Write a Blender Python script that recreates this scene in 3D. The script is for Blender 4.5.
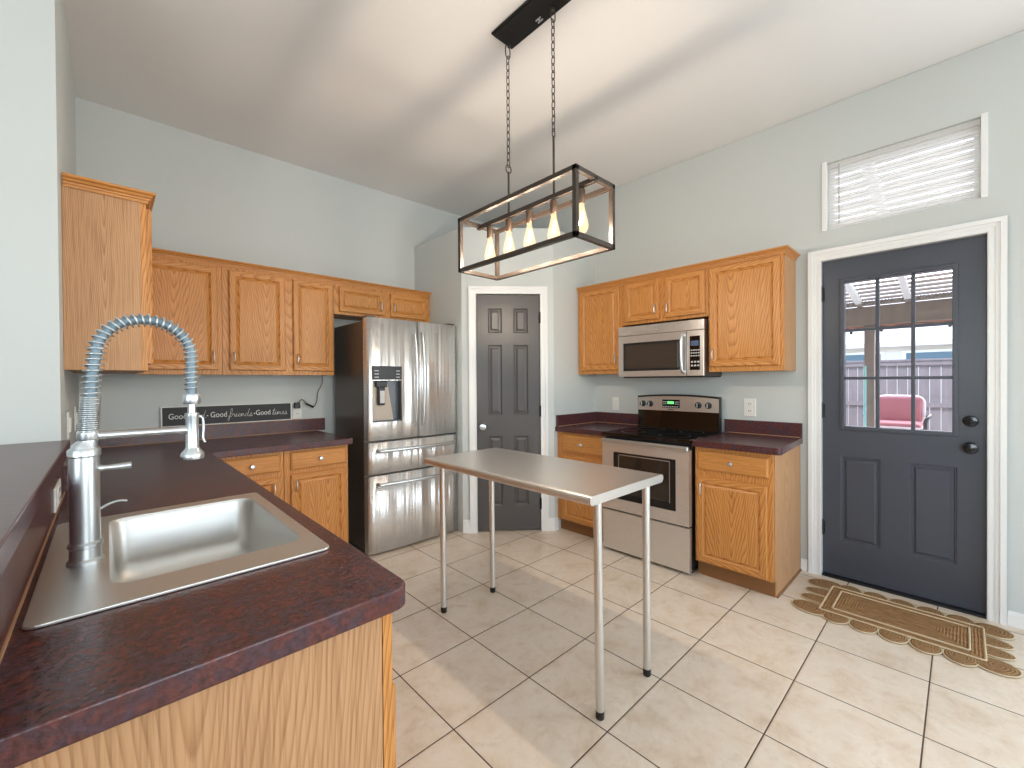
import bpy, bmesh, math, random
from mathutils import Vector, Matrix
random.seed(7)
for o in list(bpy.data.objects):
    bpy.data.objects.remove(o, do_unlink=True)
SC = bpy.context.scene
COL = SC.collection
R = math.radians

# ------------------------------------------------------------------ camera
CAM_H = 1.2877
yaw, pitch, roll = 0.758798, -0.0072828, -0.0068111
s_, c_ = math.sin(yaw), math.cos(yaw)
Fv = Vector((s_, c_, 0)); Rv = Vector((c_, -s_, 0)); Uv = Vector((0, 0, 1))
F2 = Fv * math.cos(pitch) + Uv * math.sin(pitch)
U2 = -Fv * math.sin(pitch) + Uv * math.cos(pitch)
Xc = Rv * math.cos(roll) + U2 * math.sin(roll)
Yc = -Rv * math.sin(roll) + U2 * math.cos(roll)
Zc = -F2
cam_d = bpy.data.cameras.new('camera')
cam = bpy.data.objects.new('camera', cam_d)
COL.objects.link(cam)
M3 = Matrix((Xc, Yc, Zc)).transposed()
cam.matrix_world = Matrix.Translation((0, 0, CAM_H)) @ M3.to_4x4()
cam_d.sensor_width = 36.0
cam_d.lens = 427.29 * 36.0 / 1024.0
cam_d.shift_y = 0.376 / 1024.0
cam_d.clip_start = 0.02
SC.camera = cam

# ------------------------------------------------------------------ world, sun, large lights, exposure
world = bpy.data.worlds.new('world'); SC.world = world
world.use_nodes = True
wn = world.node_tree; wn.nodes.clear()
sky = wn.nodes.new('ShaderNodeTexSky'); sky.sky_type = 'NISHITA'
sky.sun_disc = False; sky.sun_elevation = R(48); sky.sun_rotation = R(100)
sky.air_density = 1.0; sky.dust_density = 2.0
bg = wn.nodes.new('ShaderNodeBackground'); bg.inputs['Strength'].default_value = 1.05
wo = wn.nodes.new('ShaderNodeOutputWorld')
wn.links.new(sky.outputs[0], bg.inputs[0]); wn.links.new(bg.outputs[0], wo.inputs[0])

def lamp(name, kind, loc, energy, color=(1, 1, 1), target=None, **kw):
    d = bpy.data.lights.new(name, kind); d.energy = energy; d.color = color
    for k, v in kw.items(): setattr(d, k, v)
    o = bpy.data.objects.new(name, d); COL.objects.link(o); o.location = loc
    if target is not None:
        o.rotation_euler = (Vector(target) - Vector(loc)).to_track_quat('-Z', 'Y').to_euler()
    return o
lamp('sun', 'SUN', (0, 0, 8), 3.0, (1, .95, .88), target=(4.0, 0.6, 2.0), angle=R(1.5))
# added area lights for assumed, unseen rear and side windows behind the camera
lamp('assumed_rear_window_light', 'AREA', (0.6, -5.42, 1.55), 108, (0.88, 0.95, 1.0), target=(0.6, -1.0, 3.0), shape='RECTANGLE', size=3.8, size_y=1.8)  # added light for an assumed rear window, tilted up for ceiling bounce
lamp('assumed_side_window_light', 'AREA', (-3.12, -1.6, 1.55), 84, (0.86, 0.94, 1.0), target=(0, -1.2, 4.2), shape='RECTANGLE', size=3.0, size_y=1.7)  # added light at an assumed side window, aimed up to brighten the ceiling
lamp('added_nook_light', 'AREA', (3.33, -1.55, 1.5), 52, (0.86, 0.94, 1.0), target=(0, -.9, 2.0), shape='RECTANGLE', size=1.9, size_y=1.7)  # added light: bright streaks on the fridge steel, side light on the peninsula

SC.view_settings.view_transform = 'Standard'
SC.view_settings.look = 'None'
SC.view_settings.gamma = 1.0
SC.view_settings.use_curve_mapping = False
SC.view_settings.exposure = 0.03

# ------------------------------------------------------------------ materials
def srgb(r, g, b):
    f = lambda v: (v / 255 / 12.92) if v / 255 <= 0.04045 else ((v / 255 + 0.055) / 1.055) ** 2.4
    return (f(r), f(g), f(b), 1.0)

class Mat:
    def __init__(s, name):
        s.m = bpy.data.materials.new(name); s.m.use_nodes = True
        s.t = s.m.node_tree; s.n = s.t.nodes; s.l = s.t.links
        s.b = s.n['Principled BSDF']; s.out = s.n['Material Output']
    def node(s, typ, **kw):
        n = s.n.new(typ)
        for k, v in kw.items(): setattr(n, k, v)
        return n
    def link(s, a, b): s.l.new(a, b)
    def set(s, **kw):
        for k, v in kw.items(): s.b.inputs[k.replace('_', ' ')].default_value = v
        return s
    def coord(s, scale=(1, 1, 1), kind='Object', rnd=0.0, rot=(0, 0, 0)):
        tc = s.node('ShaderNodeTexCoord')
        src = tc.outputs[kind]
        if rnd:
            oi = s.node('ShaderNodeObjectInfo')
            mul = s.node('ShaderNodeVectorMath', operation='SCALE'); mul.inputs[0].default_value = (3.7, 5.1, 2.3)
            k = s.node('ShaderNodeMath', operation='MULTIPLY'); k.inputs[1].default_value = rnd
            s.link(oi.outputs['Random'], k.inputs[0]); s.link(k.outputs[0], mul.inputs['Scale'])
            add = s.node('ShaderNodeVectorMath', operation='ADD')
            s.link(src, add.inputs[0]); s.link(mul.outputs[0], add.inputs[1]); src = add.outputs[0]
        mp = s.node('ShaderNodeMapping'); mp.inputs['Scale'].default_value = scale; mp.inputs['Rotation'].default_value = rot
        s.link(src, mp.inputs['Vector'])
        return mp.outputs[0]
    def noise(s, vec, scale=5, detail=3, rough=.5, dist=0):
        n = s.node('ShaderNodeTexNoise'); n.inputs['Scale'].default_value = scale
        n.inputs['Detail'].default_value = detail; n.inputs['Roughness'].default_value = rough
        n.inputs['Distortion'].default_value = dist
        s.link(vec, n.inputs['Vector']); return n.outputs['Fac']
    def ramp(s, fac, stops):
        r = s.node('ShaderNodeValToRGB'); e = r.color_ramp.elements
        while len(e) < len(stops): e.new(0.5)
        for i, (p, c) in enumerate(stops):
            e[i].position = p; e[i].color = c
        s.link(fac, r.inputs[0]); return r.outputs[0]
    def mix(s, a, b, fac, mode='MIX'):
        m = s.node('ShaderNodeMix', data_type='RGBA', blend_type=mode)
        for v, i in ((fac, 0), (a, 6), (b, 7)):
            if hasattr(v, 'is_linked'): s.link(v, m.inputs[i])
            else: m.inputs[i].default_value = v
        return m.outputs[2]
    def math(s, op, a, b=None):
        m = s.node('ShaderNodeMath', operation=op)
        for v, i in ((a, 0), (b, 1)):
            if v is None: continue
            if hasattr(v, 'is_linked'): s.link(v, m.inputs[i])
            else: m.inputs[i].default_value = v
        return m.outputs[0]
    def bump(s, h, strength=.2, dist=.01):
        b = s.node('ShaderNodeBump'); b.inputs['Strength'].default_value = strength; b.inputs['Distance'].default_value = dist
        s.link(h, b.inputs['Height']); s.link(b.outputs[0], s.b.inputs['Normal'])
    def color(s, c): s.link(c, s.b.inputs['Base Color'])

def plain(name, col, rough=.5, metal=0.0, noise=0.0, nscale=20, **kw):
    m = Mat(name); m.set(Roughness=rough, Metallic=metal, **kw)
    v = m.coord()
    f = m.noise(v, nscale, 3)
    c2 = tuple(max(0, x * (1 - noise)) for x in col[:3]) + (1,)
    m.color(m.mix(c2, col, f))
    return m.m

def m_(a, b, t): return tuple(x * (1 - t) + y * t for x, y in zip(a, b))
def oak(name, light, mid, dark, axis='z', cross='x', rough=.38, spec=.4, A=78.0, B=11.0, wob=.10):
    """flat-sawn oak: nested flame arches along the grain axis, fine pores on top"""
    m = Mat(name); m.set(Roughness=rough); m.b.inputs['Specular IOR Level'].default_value = spec
    tc = m.node('ShaderNodeTexCoord'); oi = m.node('ShaderNodeObjectInfo')
    sg = m.node('ShaderNodeSeparateXYZ'); m.link(tc.outputs['Generated'], sg.inputs[0])
    so = m.node('ShaderNodeSeparateXYZ'); m.link(tc.outputs['Object'], so.inputs[0])
    rnd = m.math('SUBTRACT', oi.outputs['Random'], .5)
    u = m.math('MULTIPLY', m.math('ADD', m.math('SUBTRACT', sg.outputs[cross.upper()], .5), m.math('MULTIPLY', rnd, .35)), .38)
    k = {'z': (1, 1, .12), 'x': (.12, 1, 1), 'y': (1, .12, 1)}[axis]
    warp = m.noise(m.coord(k, rnd=1.0), 7.0, 3, .55)
    u = m.math('ADD', u, m.math('MULTIPLY', sg.outputs['X' if cross == 'y' else 'Y'], .022))
    u = m.math('ADD', u, m.math('MULTIPLY', m.math('SUBTRACT', warp, .5), wob))
    r = m.math('SQRT', m.math('ADD', m.math('MULTIPLY', u, u), .0002))
    along = m.math('ADD', so.outputs[axis.upper()], m.math('MULTIPLY', rnd, 9.0))
    ph = m.math('FRACT', m.math('ADD', m.math('MULTIPLY', r, A), m.math('MULTIPLY', along, -B)))
    fine = m.noise(m.coord(tuple(1.0 if q == 1 else .025 for q in k), rnd=1.0), 200, 3, .6)
    broad = m.noise(m.coord(k, rnd=2.0), 2.2, 2)
    base = m.ramp(ph, [(0, light), (.50, m_(light, mid, .5)), (.86, dark), (1, m_(light, mid, .3))])
    base = m.mix(base, mid, m.math('MULTIPLY', broad, .5))
    pores = m.ramp(fine, [(.36, (0.70, 0.65, 0.60, 1)), (.54, (1, 1, 1, 1))])
    m.color(m.mix(base, pores, .75, 'MULTIPLY'))
    m.bump(fine, .06, .002)
    return m.m

OAK = dict(light=srgb(214, 154, 88), mid=srgb(202, 136, 70), dark=srgb(166, 102, 46))
M = {}
M['oak_v'] = oak('oak_vertical', axis='z', **OAK)
M['oak_x'] = oak('oak_horizontal', axis='x', cross='z', **OAK)
M['veneer'] = oak('oak_veneer', srgb(199, 156, 116), srgb(190, 145, 104), srgb(163, 117, 77), 'z', 'y', .5, .3, 120.0, 9.0, .055)
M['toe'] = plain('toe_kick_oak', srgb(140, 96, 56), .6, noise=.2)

def laminate():
    m = Mat('burgundy_laminate'); m.set(Roughness=.27)
    v = m.coord()
    a = m.noise(v, 34, 3, .6, .3)
    b = m.noise(v, 90, 3, .6)
    c = m.ramp(a, [(.34, srgb(80, 58, 68)), (.47, srgb(82, 49, 54)), (.57, srgb(102, 52, 47)), (.70, srgb(82, 44, 42))])
    c = m.mix(c, srgb(46, 26, 26), m.math('MULTIPLY', m.ramp(b, [(.40, (0, 0, 0, 1)), (.66, (1, 1, 1, 1))]), .6))
    m.color(c)
    m.bump(m.noise(v, 95, 2, .5), .22, .005)
    return m.m
M['laminate'] = laminate()
M['caulk'] = plain('tan_caulk', srgb(186, 140, 104), .6, noise=.15)

def steel(name, col=(.76, .745, .72, 1), rough=.27, k=(3, 3, 260), aniso=0.0, wave=0.0, metal=1.0):
    m = Mat(name); m.set(Metallic=metal)
    f = m.noise(m.coord(k), 3, 3, .6)
    m.link(m.ramp(f, [(.2, (rough * .8,) * 3 + (1,)), (.8, (rough * 1.25,) * 3 + (1,))]), m.b.inputs['Roughness'])
    m.color(m.mix(tuple(x * .93 for x in col[:3]) + (1,), col, f))
    if wave: m.bump(m.noise(m.coord((7, 7, .35)), 1.6, 2, .45), 1.0, wave)
    if aniso:
        m.b.inputs['Anisotropic'].default_value = aniso; m.b.inputs['Anisotropic Rotation'].default_value = .25
        t = m.node('ShaderNodeTangent', direction_type='RADIAL', axis='Z'); m.link(t.outputs[0], m.b.inputs['Tangent'])
    return m.m
M['steel'] = steel('brushed_steel_horizontal', (.82, .81, .79, 1), rough=.30, aniso=.75, metal=.84)
M['steel_fridge'] = steel('brushed_fridge_steel', (.86, .85, .83, 1), .30, aniso=.85, wave=.03, metal=.82)
M['steel_table'] = steel('table_steel', (.78, .745, .71, 1), .36, (60, 2.0, 60))
M['steel_sink'] = steel('sink_steel', (.70, .69, .66, 1), .40, (2, 120, 120))
M['nickel'] = steel('brushed_nickel', (.68, .72, .745, 1), .31, (60, 60, 3))
M['hose'] = plain('grey_faucet_hose', srgb(128, 146, 156), .5, .35, noise=.1)
M['galv'] = steel('galvanised_tube', (.74, .74, .72, 1), .38, (40, 40, 6))
M['fridge_side'] = plain('fridge_side_grey', srgb(92, 84, 78), .30, .4, noise=.1)
M['black_glass'] = plain('black_glass', srgb(12, 12, 13), .06, noise=.2)
M['black'] = plain('black_plastic', srgb(22, 22, 24), .35, noise=.2)
M['black_gloss'] = plain('polished_black_hardware', srgb(20, 20, 22), .14, noise=.2)
M['dark_metal'] = plain('bronze_black_metal', srgb(72, 62, 54), .32, .2, noise=.2)
M['canopy'] = plain('black_canopy', srgb(14, 13, 13), .5, .2, noise=.2)
M['socket'] = plain('antique_socket', srgb(120, 98, 82), .35, .8, noise=.2)
M['white'] = plain('white_trim_paint', srgb(236, 236, 234), .38, noise=.02)
M['plate'] = plain('white_plastic', srgb(234, 232, 226), .4, noise=.02)
M['slate'] = plain('slate_door_paint', srgb(69, 73, 83), .34, noise=.05)
M['charcoal'] = plain('charcoal_door_paint', srgb(84, 81, 80), .32, noise=.05)
M['grey_key'] = plain('grey_key', srgb(190, 190, 190), .5, noise=.05)
M['dispenser_back'] = plain('tan_dispenser_back', srgb(172, 158, 144), .4, .3, noise=.08)
M['dispenser'] = steel('dispenser_lining', (.16, .17, .18, 1), .45)
M['oven_dark'] = plain('oven_window_glass', srgb(52, 44, 38), .07, 0, noise=.3)
M['mw_glass'] = plain('microwave_window_glass', srgb(66, 60, 55), .10, 0, noise=.2)

def emit(name, col, strength):
    m = Mat(name); m.set(Roughness=.4)
    m.b.inputs['Base Color'].default_value = col
    m.b.inputs['Emission Color'].default_value = col; m.b.inputs['Emission Strength'].default_value = strength
    return m.m
M['led_green'] = emit('green_display', srgb(120, 220, 130), .8)
M['led_blue'] = emit('blue_display', srgb(60, 80, 110), .15)

def paint(name, col, bumpk=.12, scale=55):
    m = Mat(name); m.set(Roughness=.62)
    v = m.coord()
    f = m.noise(v, 1.3, 2)
    m.color(m.mix(tuple(x * .965 for x in col[:3]) + (1,), col, f))
    m.bump(m.noise(v, scale, 3, .6), bumpk, .004)
    return m.m
M['wall'] = paint('grey_wall_paint', srgb(202, 206, 203))
M['ceiling'] = paint('ceiling_paint', srgb(232, 231, 229), .2, 30)

def tile():
    m = Mat('beige_floor_tile')
    g = m.node('ShaderNodeNewGeometry')
    sp = m.node('ShaderNodeSeparateXYZ'); m.link(g.outputs['Position'], sp.inputs[0])
    S = 0.4
    cells, masks = [], []
    for ax, off in (('X', 1.7189), ('Y', 1.6956)):
        t = m.math('DIVIDE', m.math('SUBTRACT', sp.outputs[ax], off), S)
        fl = m.math('FLOOR', t); fr = m.math('SUBTRACT', t, fl)
        d = m.math('ABSOLUTE', m.math('SUBTRACT', fr, .5))
        masks.append(d); cells.append(fl)
    edge = m.math('MAXIMUM', masks[0], masks[1])
    grout = m.math('GREATER_THAN', edge, 0.5 - .0062)
    soft = m.node('ShaderNodeMapRange'); soft.inputs['From Min'].default_value = .48; soft.inputs['From Max'].default_value = .4935
    soft.inputs['To Min'].default_value = 1; soft.inputs['To Max'].default_value = 0
    m.link(edge, soft.inputs['Value'])
    cid = m.node('ShaderNodeCombineXYZ'); m.link(cells[0], cid.inputs[0]); m.link(cells[1], cid.inputs[1])
    wnz = m.node('ShaderNodeTexWhiteNoise'); m.link(cid.outputs[0], wnz.inputs['Vector'])
    sc = m.node('ShaderNodeVectorMath', operation='SCALE'); m.link(wnz.outputs['Color'], sc.inputs[0]); sc.inputs['Scale'].default_value = 9
    ad = m.node('ShaderNodeVectorMath', operation='ADD'); m.link(g.outputs['Position'], ad.inputs[0]); m.link(sc.outputs[0], ad.inputs[1])
    cloud = m.noise(ad.outputs[0], 6.5, 7, .68, .3)
    veins = m.noise(ad.outputs[0], 13, 7, .75, .6)
    c = m.ramp(cloud, [(.30, srgb(204, 185, 160)), (.46, srgb(221, 206, 187)), (.60, srgb(227, 216, 201)), (.75, srgb(216, 194, 168))])
    c = m.mix(c, srgb(190, 165, 136), m.math('MULTIPLY', m.ramp(veins, [(.52, (0, 0, 0, 1)), (.74, (1, 1, 1, 1))]), .45))
    tint = m.mix((.95, .95, .95, 1), (1, 1, 1, 1), wnz.outputs['Value'])
    c = m.mix(c, tint, 1.0, 'MULTIPLY')
    m.color(m.mix(c, srgb(78, 60, 46), grout))
    m.link(m.mix((.34, .34, .34, 1), (.85, .85, .85, 1), grout), m.b.inputs['Roughness'])
    b1 = m.node('ShaderNodeBump'); b1.inputs['Strength'].default_value = .22; b1.inputs['Distance'].default_value = .004
    m.link(soft.outputs[0], b1.inputs['Height']); m.link(b1.outputs[0], m.b.inputs['Normal'])
    return m.m
M['tile'] = tile()

def glass(name, tint=(1, 1, 1, 1), refl=1.45):
    m = Mat(name); m.n.remove(m.b)
    tr = m.node('ShaderNodeBsdfTransparent'); tr.inputs[0].default_value = tint
    gl = m.node('ShaderNodeBsdfGlossy'); gl.inputs['Roughness'].default_value = .02
    fr = m.node('ShaderNodeFresnel'); fr.inputs[0].default_value = refl
    mx = m.node('ShaderNodeMixShader')
    m.link(fr.outputs[0], mx.inputs[0]); m.link(tr.outputs[0], mx.inputs[1]); m.link(gl.outputs[0], mx.inputs[2])
    m.link(mx.outputs[0], m.out.inputs[0]); return m.m
M['glass'] = glass('window_glass', refl=1.3)

def bulb_mat():
    m = Mat('lit_bulb_glass'); m.n.remove(m.b)
    tr = m.node('ShaderNodeBsdfTransparent')
    em = m.node('ShaderNodeEmission'); em.inputs[0].default_value = (1, .70, .40, 1); em.inputs[1].default_value = 2.0
    mx = m.node('ShaderNodeMixShader'); mx.inputs[0].default_value = .38
    m.link(tr.outputs[0], mx.inputs[1]); m.link(em.outputs[0], mx.inputs[2])
    m.link(mx.outputs[0], m.out.inputs[0]); return m.m
M['bulb'] = bulb_mat()
M['filament'] = emit('glowing_filament', (1, .74, .45, 1), 60)

def blind_mat():
    m = Mat('white_blind_slat'); m.set(Roughness=.5)
    m.b.inputs['Base Color'].default_value = srgb(244, 246, 248)
    tl = m.node('ShaderNodeBsdfTranslucent'); tl.inputs[0].default_value = (1, .99, .96, 1)
    mx = m.node('ShaderNodeMixShader'); mx.inputs[0].default_value = .72
    m.link(m.b.outputs[0], mx.inputs[1]); m.link(tl.outputs[0], mx.inputs[2]); m.link(mx.outputs[0], m.out.inputs[0])
    return m.m
M['blind'] = blind_mat()

def jute(name, c1, c2, scale=38):
    m = Mat(name); m.set(Roughness=.9)
    v = m.coord()
    w = m.node('ShaderNodeTexWave', wave_type='RINGS', rings_direction='Z'); w.inputs['Scale'].default_value = scale
    w.inputs['Distortion'].default_value = 1.2; w.inputs['Detail'].default_value = 2; w.inputs['Detail Scale'].default_value = 3
    m.link(v, w.inputs['Vector'])
    f = m.ramp(m.noise(m.coord(kind='Generated'), 14, 5, .75), [(.35, (0, 0, 0, 1)), (.7, (1, 1, 1, 1))])
    m.color(m.mix(m.mix(c1, c2, w.outputs['Fac']), srgb(196, 160, 110), m.math('MULTIPLY', f, .5)))
    m.bump(w.outputs['Fac'], .6, .006)
    return m.m
M['jute'] = jute('jute_ring_braid', srgb(88, 60, 36), srgb(148, 108, 66), 1.7)
def jute_rect():
    m = Mat('jute_long_braid'); m.set(Roughness=.9)
    tc = m.node('ShaderNodeTexCoord'); sp = m.node('ShaderNodeSeparateXYZ'); m.link(tc.outputs['Object'], sp.inputs[0])
    n = m.noise(tc.outputs['Object'], 25, 3)
    ax = m.math('SUBTRACT', .115, m.math('ABSOLUTE', sp.outputs['X']))
    ay = m.math('SUBTRACT', .245, m.math('ABSOLUTE', sp.outputs['Y']))
    d = m.math('ADD', m.math('MINIMUM', ax, ay), m.math('MULTIPLY', n, .008))
    sn = m.math('SINE', m.math('MULTIPLY', d, 520.0))
    f = m.math('MULTIPLY_ADD', sn, .5); m.n[-1].inputs[2].default_value = .5
    mp = m.coord((1, .25, 1)); f2 = m.ramp(m.noise(mp, 70, 4, .75), [(.35, (0, 0, 0, 1)), (.65, (1, 1, 1, 1))])
    m.color(m.mix(m.mix(srgb(84, 56, 32), srgb(150, 108, 64), f), srgb(190, 150, 100), m.math('MULTIPLY', f2, .6)))
    m.bump(f, .7, .006)
    return m.m
M['jute_rect'] = jute_rect()
M['cord'] = plain('cream_cord', srgb(216, 196, 162), .85, noise=.3, nscale=80)

def planks(name, c1, c2, k=7.0, axis='Y'):
    m = Mat(name); m.set(Roughness=.85)
    v = m.coord((1, 1, .15))
    f = m.noise(v, 9, 4, .6)
    m.color(m.mix(c1, c2, f)); return m.m
M['fence'] = planks('weathered_fence', srgb(112, 100, 100), srgb(150, 138, 136))
M['beam'] = planks('grey_beam', srgb(120, 106, 98), srgb(150, 134, 122))
M['cedar'] = planks('red_cedar', srgb(176, 116, 92), srgb(200, 138, 110))
M['lattice'] = plain('pale_lattice', srgb(164, 152, 144), .8, noise=.1)
M['concrete'] = plain('patio_concrete', srgb(186, 180, 172), .9, noise=.15, nscale=6)
M['siding'] = plain('cream_siding', srgb(226, 222, 212), .8, noise=.05)
M['roof'] = plain('pale_roof_shingle', srgb(196, 190, 184), .9, noise=.12, nscale=12)
M['pane_blue'] = plain('blue_window_pane', srgb(96, 122, 134), .12, noise=.1)
M['teal'] = plain('pale_teal_pole', srgb(150, 200, 196), .5, noise=.05)
M['red_cushion'] = plain('red_cushion', srgb(192, 122, 124), .9, noise=.1)
M['pink_cushion'] = plain('pale_cushion_piping', srgb(232, 214, 212), .9, noise=.05)
M['iron'] = plain('outdoor_iron', srgb(70, 64, 62), .5, .3, noise=.1)
M['sign_black'] = plain('sign_black', srgb(40, 38, 39), .55, noise=.15)
M['chalk'] = plain('white_lettering', srgb(236, 234, 230), .6, noise=.03)

# ------------------------------------------------------------------ geometry helpers
class Geo:
    """collects shapes in one bmesh; mi = material slot of what is added next"""
    def __init__(s): s.bm = bmesh.new(); s.mi = 0
    def _take(s, tmp, smooth=False):
        for f in tmp.faces: f.material_index = s.mi; f.smooth = smooth
        me = bpy.data.meshes.new('t'); tmp.to_mesh(me); tmp.free()
        s.bm.from_mesh(me); bpy.data.meshes.remove(me); return s
    def box(s, x0, x1, y0, y1, z0, z1, bev=0.0, seg=2, rot=None):
        t = bmesh.new()
        bmesh.ops.create_cube(t, size=1)
        for v in t.verts:
            v.co = Vector(((x0 + x1) / 2 + v.co.x * (x1 - x0), (y0 + y1) / 2 + v.co.y * (y1 - y0), (z0 + z1) / 2 + v.co.z * (z1 - z0)))
        if bev: bmesh.ops.bevel(t, geom=list(t.edges), offset=bev, segments=seg, affect='EDGES', profile=.5)
        if rot is not None: bmesh.ops.transform(t, matrix=rot, verts=t.verts)
        return s._take(t)
    def tube(s, pts, r, seg=12, closed=False, caps=True, smooth=True, flat=1.0):
        pts = [Vector(p) for p in pts]; n = len(pts)
        rs = r if isinstance(r, (list, tuple)) else [r] * n
        t = bmesh.new(); rings = []; prev = None
        for i, p in enumerate(pts):
            if closed: d = pts[(i + 1) % n] - pts[i - 1]
            else: d = pts[min(i + 1, n - 1)] - pts[max(i - 1, 0)]
            d.normalize()
            if prev is None:
                a = Vector((0, 0, 1)) if abs(d.z) < .9 else Vector((1, 0, 0))
                u = d.cross(a).normalized()
            else:
                u = prev - d * prev.dot(d)
                u = u.normalized() if u.length > 1e-6 else d.orthogonal().normalized()
            prev = u; w = d.cross(u)
            rings.append([t.verts.new(p + (u * math.cos(2 * math.pi * k / seg) + w * math.sin(2 * math.pi * k / seg) * flat) * rs[i]) for k in range(seg)])
        for i in range(n if closed else n - 1):
            A, B = rings[i], rings[(i + 1) % n]
            for k in range(seg): t.faces.new((A[k], A[(k + 1) % seg], B[(k + 1) % seg], B[k]))
        cp = []
        if caps and not closed: cp = [t.faces.new(rings[0][::-1]), t.faces.new(rings[-1])]
        bmesh.ops.recalc_face_normals(t, faces=t.faces)
        if cp: bmesh.ops.split_edges(t, edges=list({e for f in cp for e in f.edges}))
        return s._take(t, smooth)
    def lathe(s, prof, o=(0, 0, 0), axis='z', seg=24, smooth=True, crease=35):
        """prof: (radius, height) pairs along the axis"""
        t = bmesh.new(); rings = []
        o = Vector(o)
        def P(r, h, a):
            c, q = math.cos(a) * r, math.sin(a) * r
            return o + (Vector((c, q, h)) if axis == 'z' else Vector((h, c, q)) if axis == 'x' else Vector((c, h, q)))
        for r, h in prof:
            rings.append([t.verts.new(P(max(r, 1e-5), h, 2 * math.pi * k / seg)) for k in range(seg)])
        for A, B in zip(rings, rings[1:]):
            for k in range(seg): t.faces.new((A[k], A[(k + 1) % seg], B[(k + 1) % seg], B[k]))
        t.faces.new(rings[0][::-1]); t.faces.new(rings[-1])
        bmesh.ops.recalc_face_normals(t, faces=t.faces)
        bmesh.ops.split_edges(t, edges=[e for e in t.edges if len(e.link_faces) == 2 and e.calc_face_angle(0) > R(crease)])
        return s._take(t, smooth)
    def prism(s, poly, z0, z1, bev=0.0, axis='z', smooth=False):
        """polygon in (x,y) raised from z0 to z1; axis 'y': polygon in (x,z) run along y; axis 'x': polygon in (y,z) run along x"""
        t = bmesh.new()
        f = (lambda a, b, h: (a, b, h)) if axis == 'z' else (lambda a, b, h: (a, h, b)) if axis == 'y' else (lambda a, b, h: (h, a, b))
        lo = [t.verts.new(f(a, b, z0)) for a, b in poly]; hi = [t.verts.new(f(a, b, z1)) for a, b in poly]
        t.faces.new(lo[::-1]); t.faces.new(hi); n = len(poly)
        for i in range(n): t.faces.new((lo[i], lo[(i + 1) % n], hi[(i + 1) % n], hi[i]))
        bmesh.ops.recalc_face_normals(t, faces=t.faces)
        if bev: bmesh.ops.bevel(t, geom=list(t.edges), offset=bev, segments=2, affect='EDGES', profile=.5)
        return s._take(t, smooth)
    def grid(s, x0, x1, z0, z1, holes, y0, y1):
        """upright plate in the xz plane, y0..y1 thick, with rectangular holes (x0,x1,z0,z1)"""
        xs = sorted({x0, x1, *[h[0] for h in holes], *[h[1] for h in holes]}); zs = sorted({z0, z1, *[h[2] for h in holes], *[h[3] for h in holes]})
        xs = [x for x in xs if x0 - 1e-9 <= x <= x1 + 1e-9]; zs = [z for z in zs if z0 - 1e-9 <= z <= z1 + 1e-9]
        full = lambda i, j: 0 <= i < len(xs) - 1 and 0 <= j < len(zs) - 1 and not any(h[0] < (xs[i] + xs[i + 1]) / 2 < h[1] and h[2] < (zs[j] + zs[j + 1]) / 2 < h[3] for h in holes)
        t = bmesh.new(); V = {}
        def v(i, j, y):
            if (i, j, y) not in V: V[i, j, y] = t.verts.new((xs[i], y, zs[j]))
            return V[i, j, y]
        for i in range(len(xs) - 1):
            for j in range(len(zs) - 1):
                if not full(i, j): continue
                t.faces.new((v(i, j, y0), v(i + 1, j, y0), v(i + 1, j + 1, y0), v(i, j + 1, y0)))
                t.faces.new((v(i, j, y1), v(i, j + 1, y1), v(i + 1, j + 1, y1), v(i + 1, j, y1)))
                for (di, dj, a, b) in ((-1, 0, (0, 0), (0, 1)), (1, 0, (1, 0), (1, 1)), (0, -1, (0, 0), (1, 0)), (0, 1, (0, 1), (1, 1))):
                    if not full(i + di, j + dj):
                        p, q = (i + a[0], j + a[1]), (i + b[0], j + b[1])
                        t.faces.new((v(*p, y0), v(*q, y0), v(*q, y1), v(*p, y1)))
        bmesh.ops.recalc_face_normals(t, faces=t.faces)
        return s._take(t)
    def nest(s, x0, x1, z0, z1, loops, mats=(0, 0), fill=None, face=-1):
        """nested rectangles on a front facing -y: loops = (inset, y); mats = (upright, level) slots"""
        t = bmesh.new(); L = []
        for ins, y in loops:
            L.append([t.verts.new(p) for p in ((x0 + ins, y, z0 + ins), (x1 - ins, y, z0 + ins), (x1 - ins, y, z1 - ins), (x0 + ins, y, z1 - ins))])
        for A, B in zip(L, L[1:]):
            for k in range(4):
                f = t.faces.new((A[k], A[(k + 1) % 4], B[(k + 1) % 4], B[k])); f.material_index = mats[1] if k in (0, 2) else mats[0]
        f = t.faces.new(L[-1]); f.material_index = mats[0] if fill is None else fill
        me = bpy.data.meshes.new('t'); t.to_mesh(me); t.free(); s.bm.from_mesh(me); bpy.data.meshes.remove(me); return s
    def mesh(s, me, mat=None):
        t = bmesh.new(); t.from_mesh(me)
        if mat is not None: bmesh.ops.transform(t, matrix=mat, verts=t.verts)
        return s._take(t)
    def build(s, name, mats, parent=None, loc=None, smooth_angle=None):
        me = bpy.data.meshes.new(name); s.bm.to_mesh(me); s.bm.free()
        for m in (mats if isinstance(mats, (list, tuple)) else [mats]): me.materials.append(M[m] if isinstance(m, str) else m)
        o = bpy.data.objects.new(name, me); COL.objects.link(o)
        if parent is not None: o.parent = parent
        if loc is not None: o.location = loc
        return o

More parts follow.
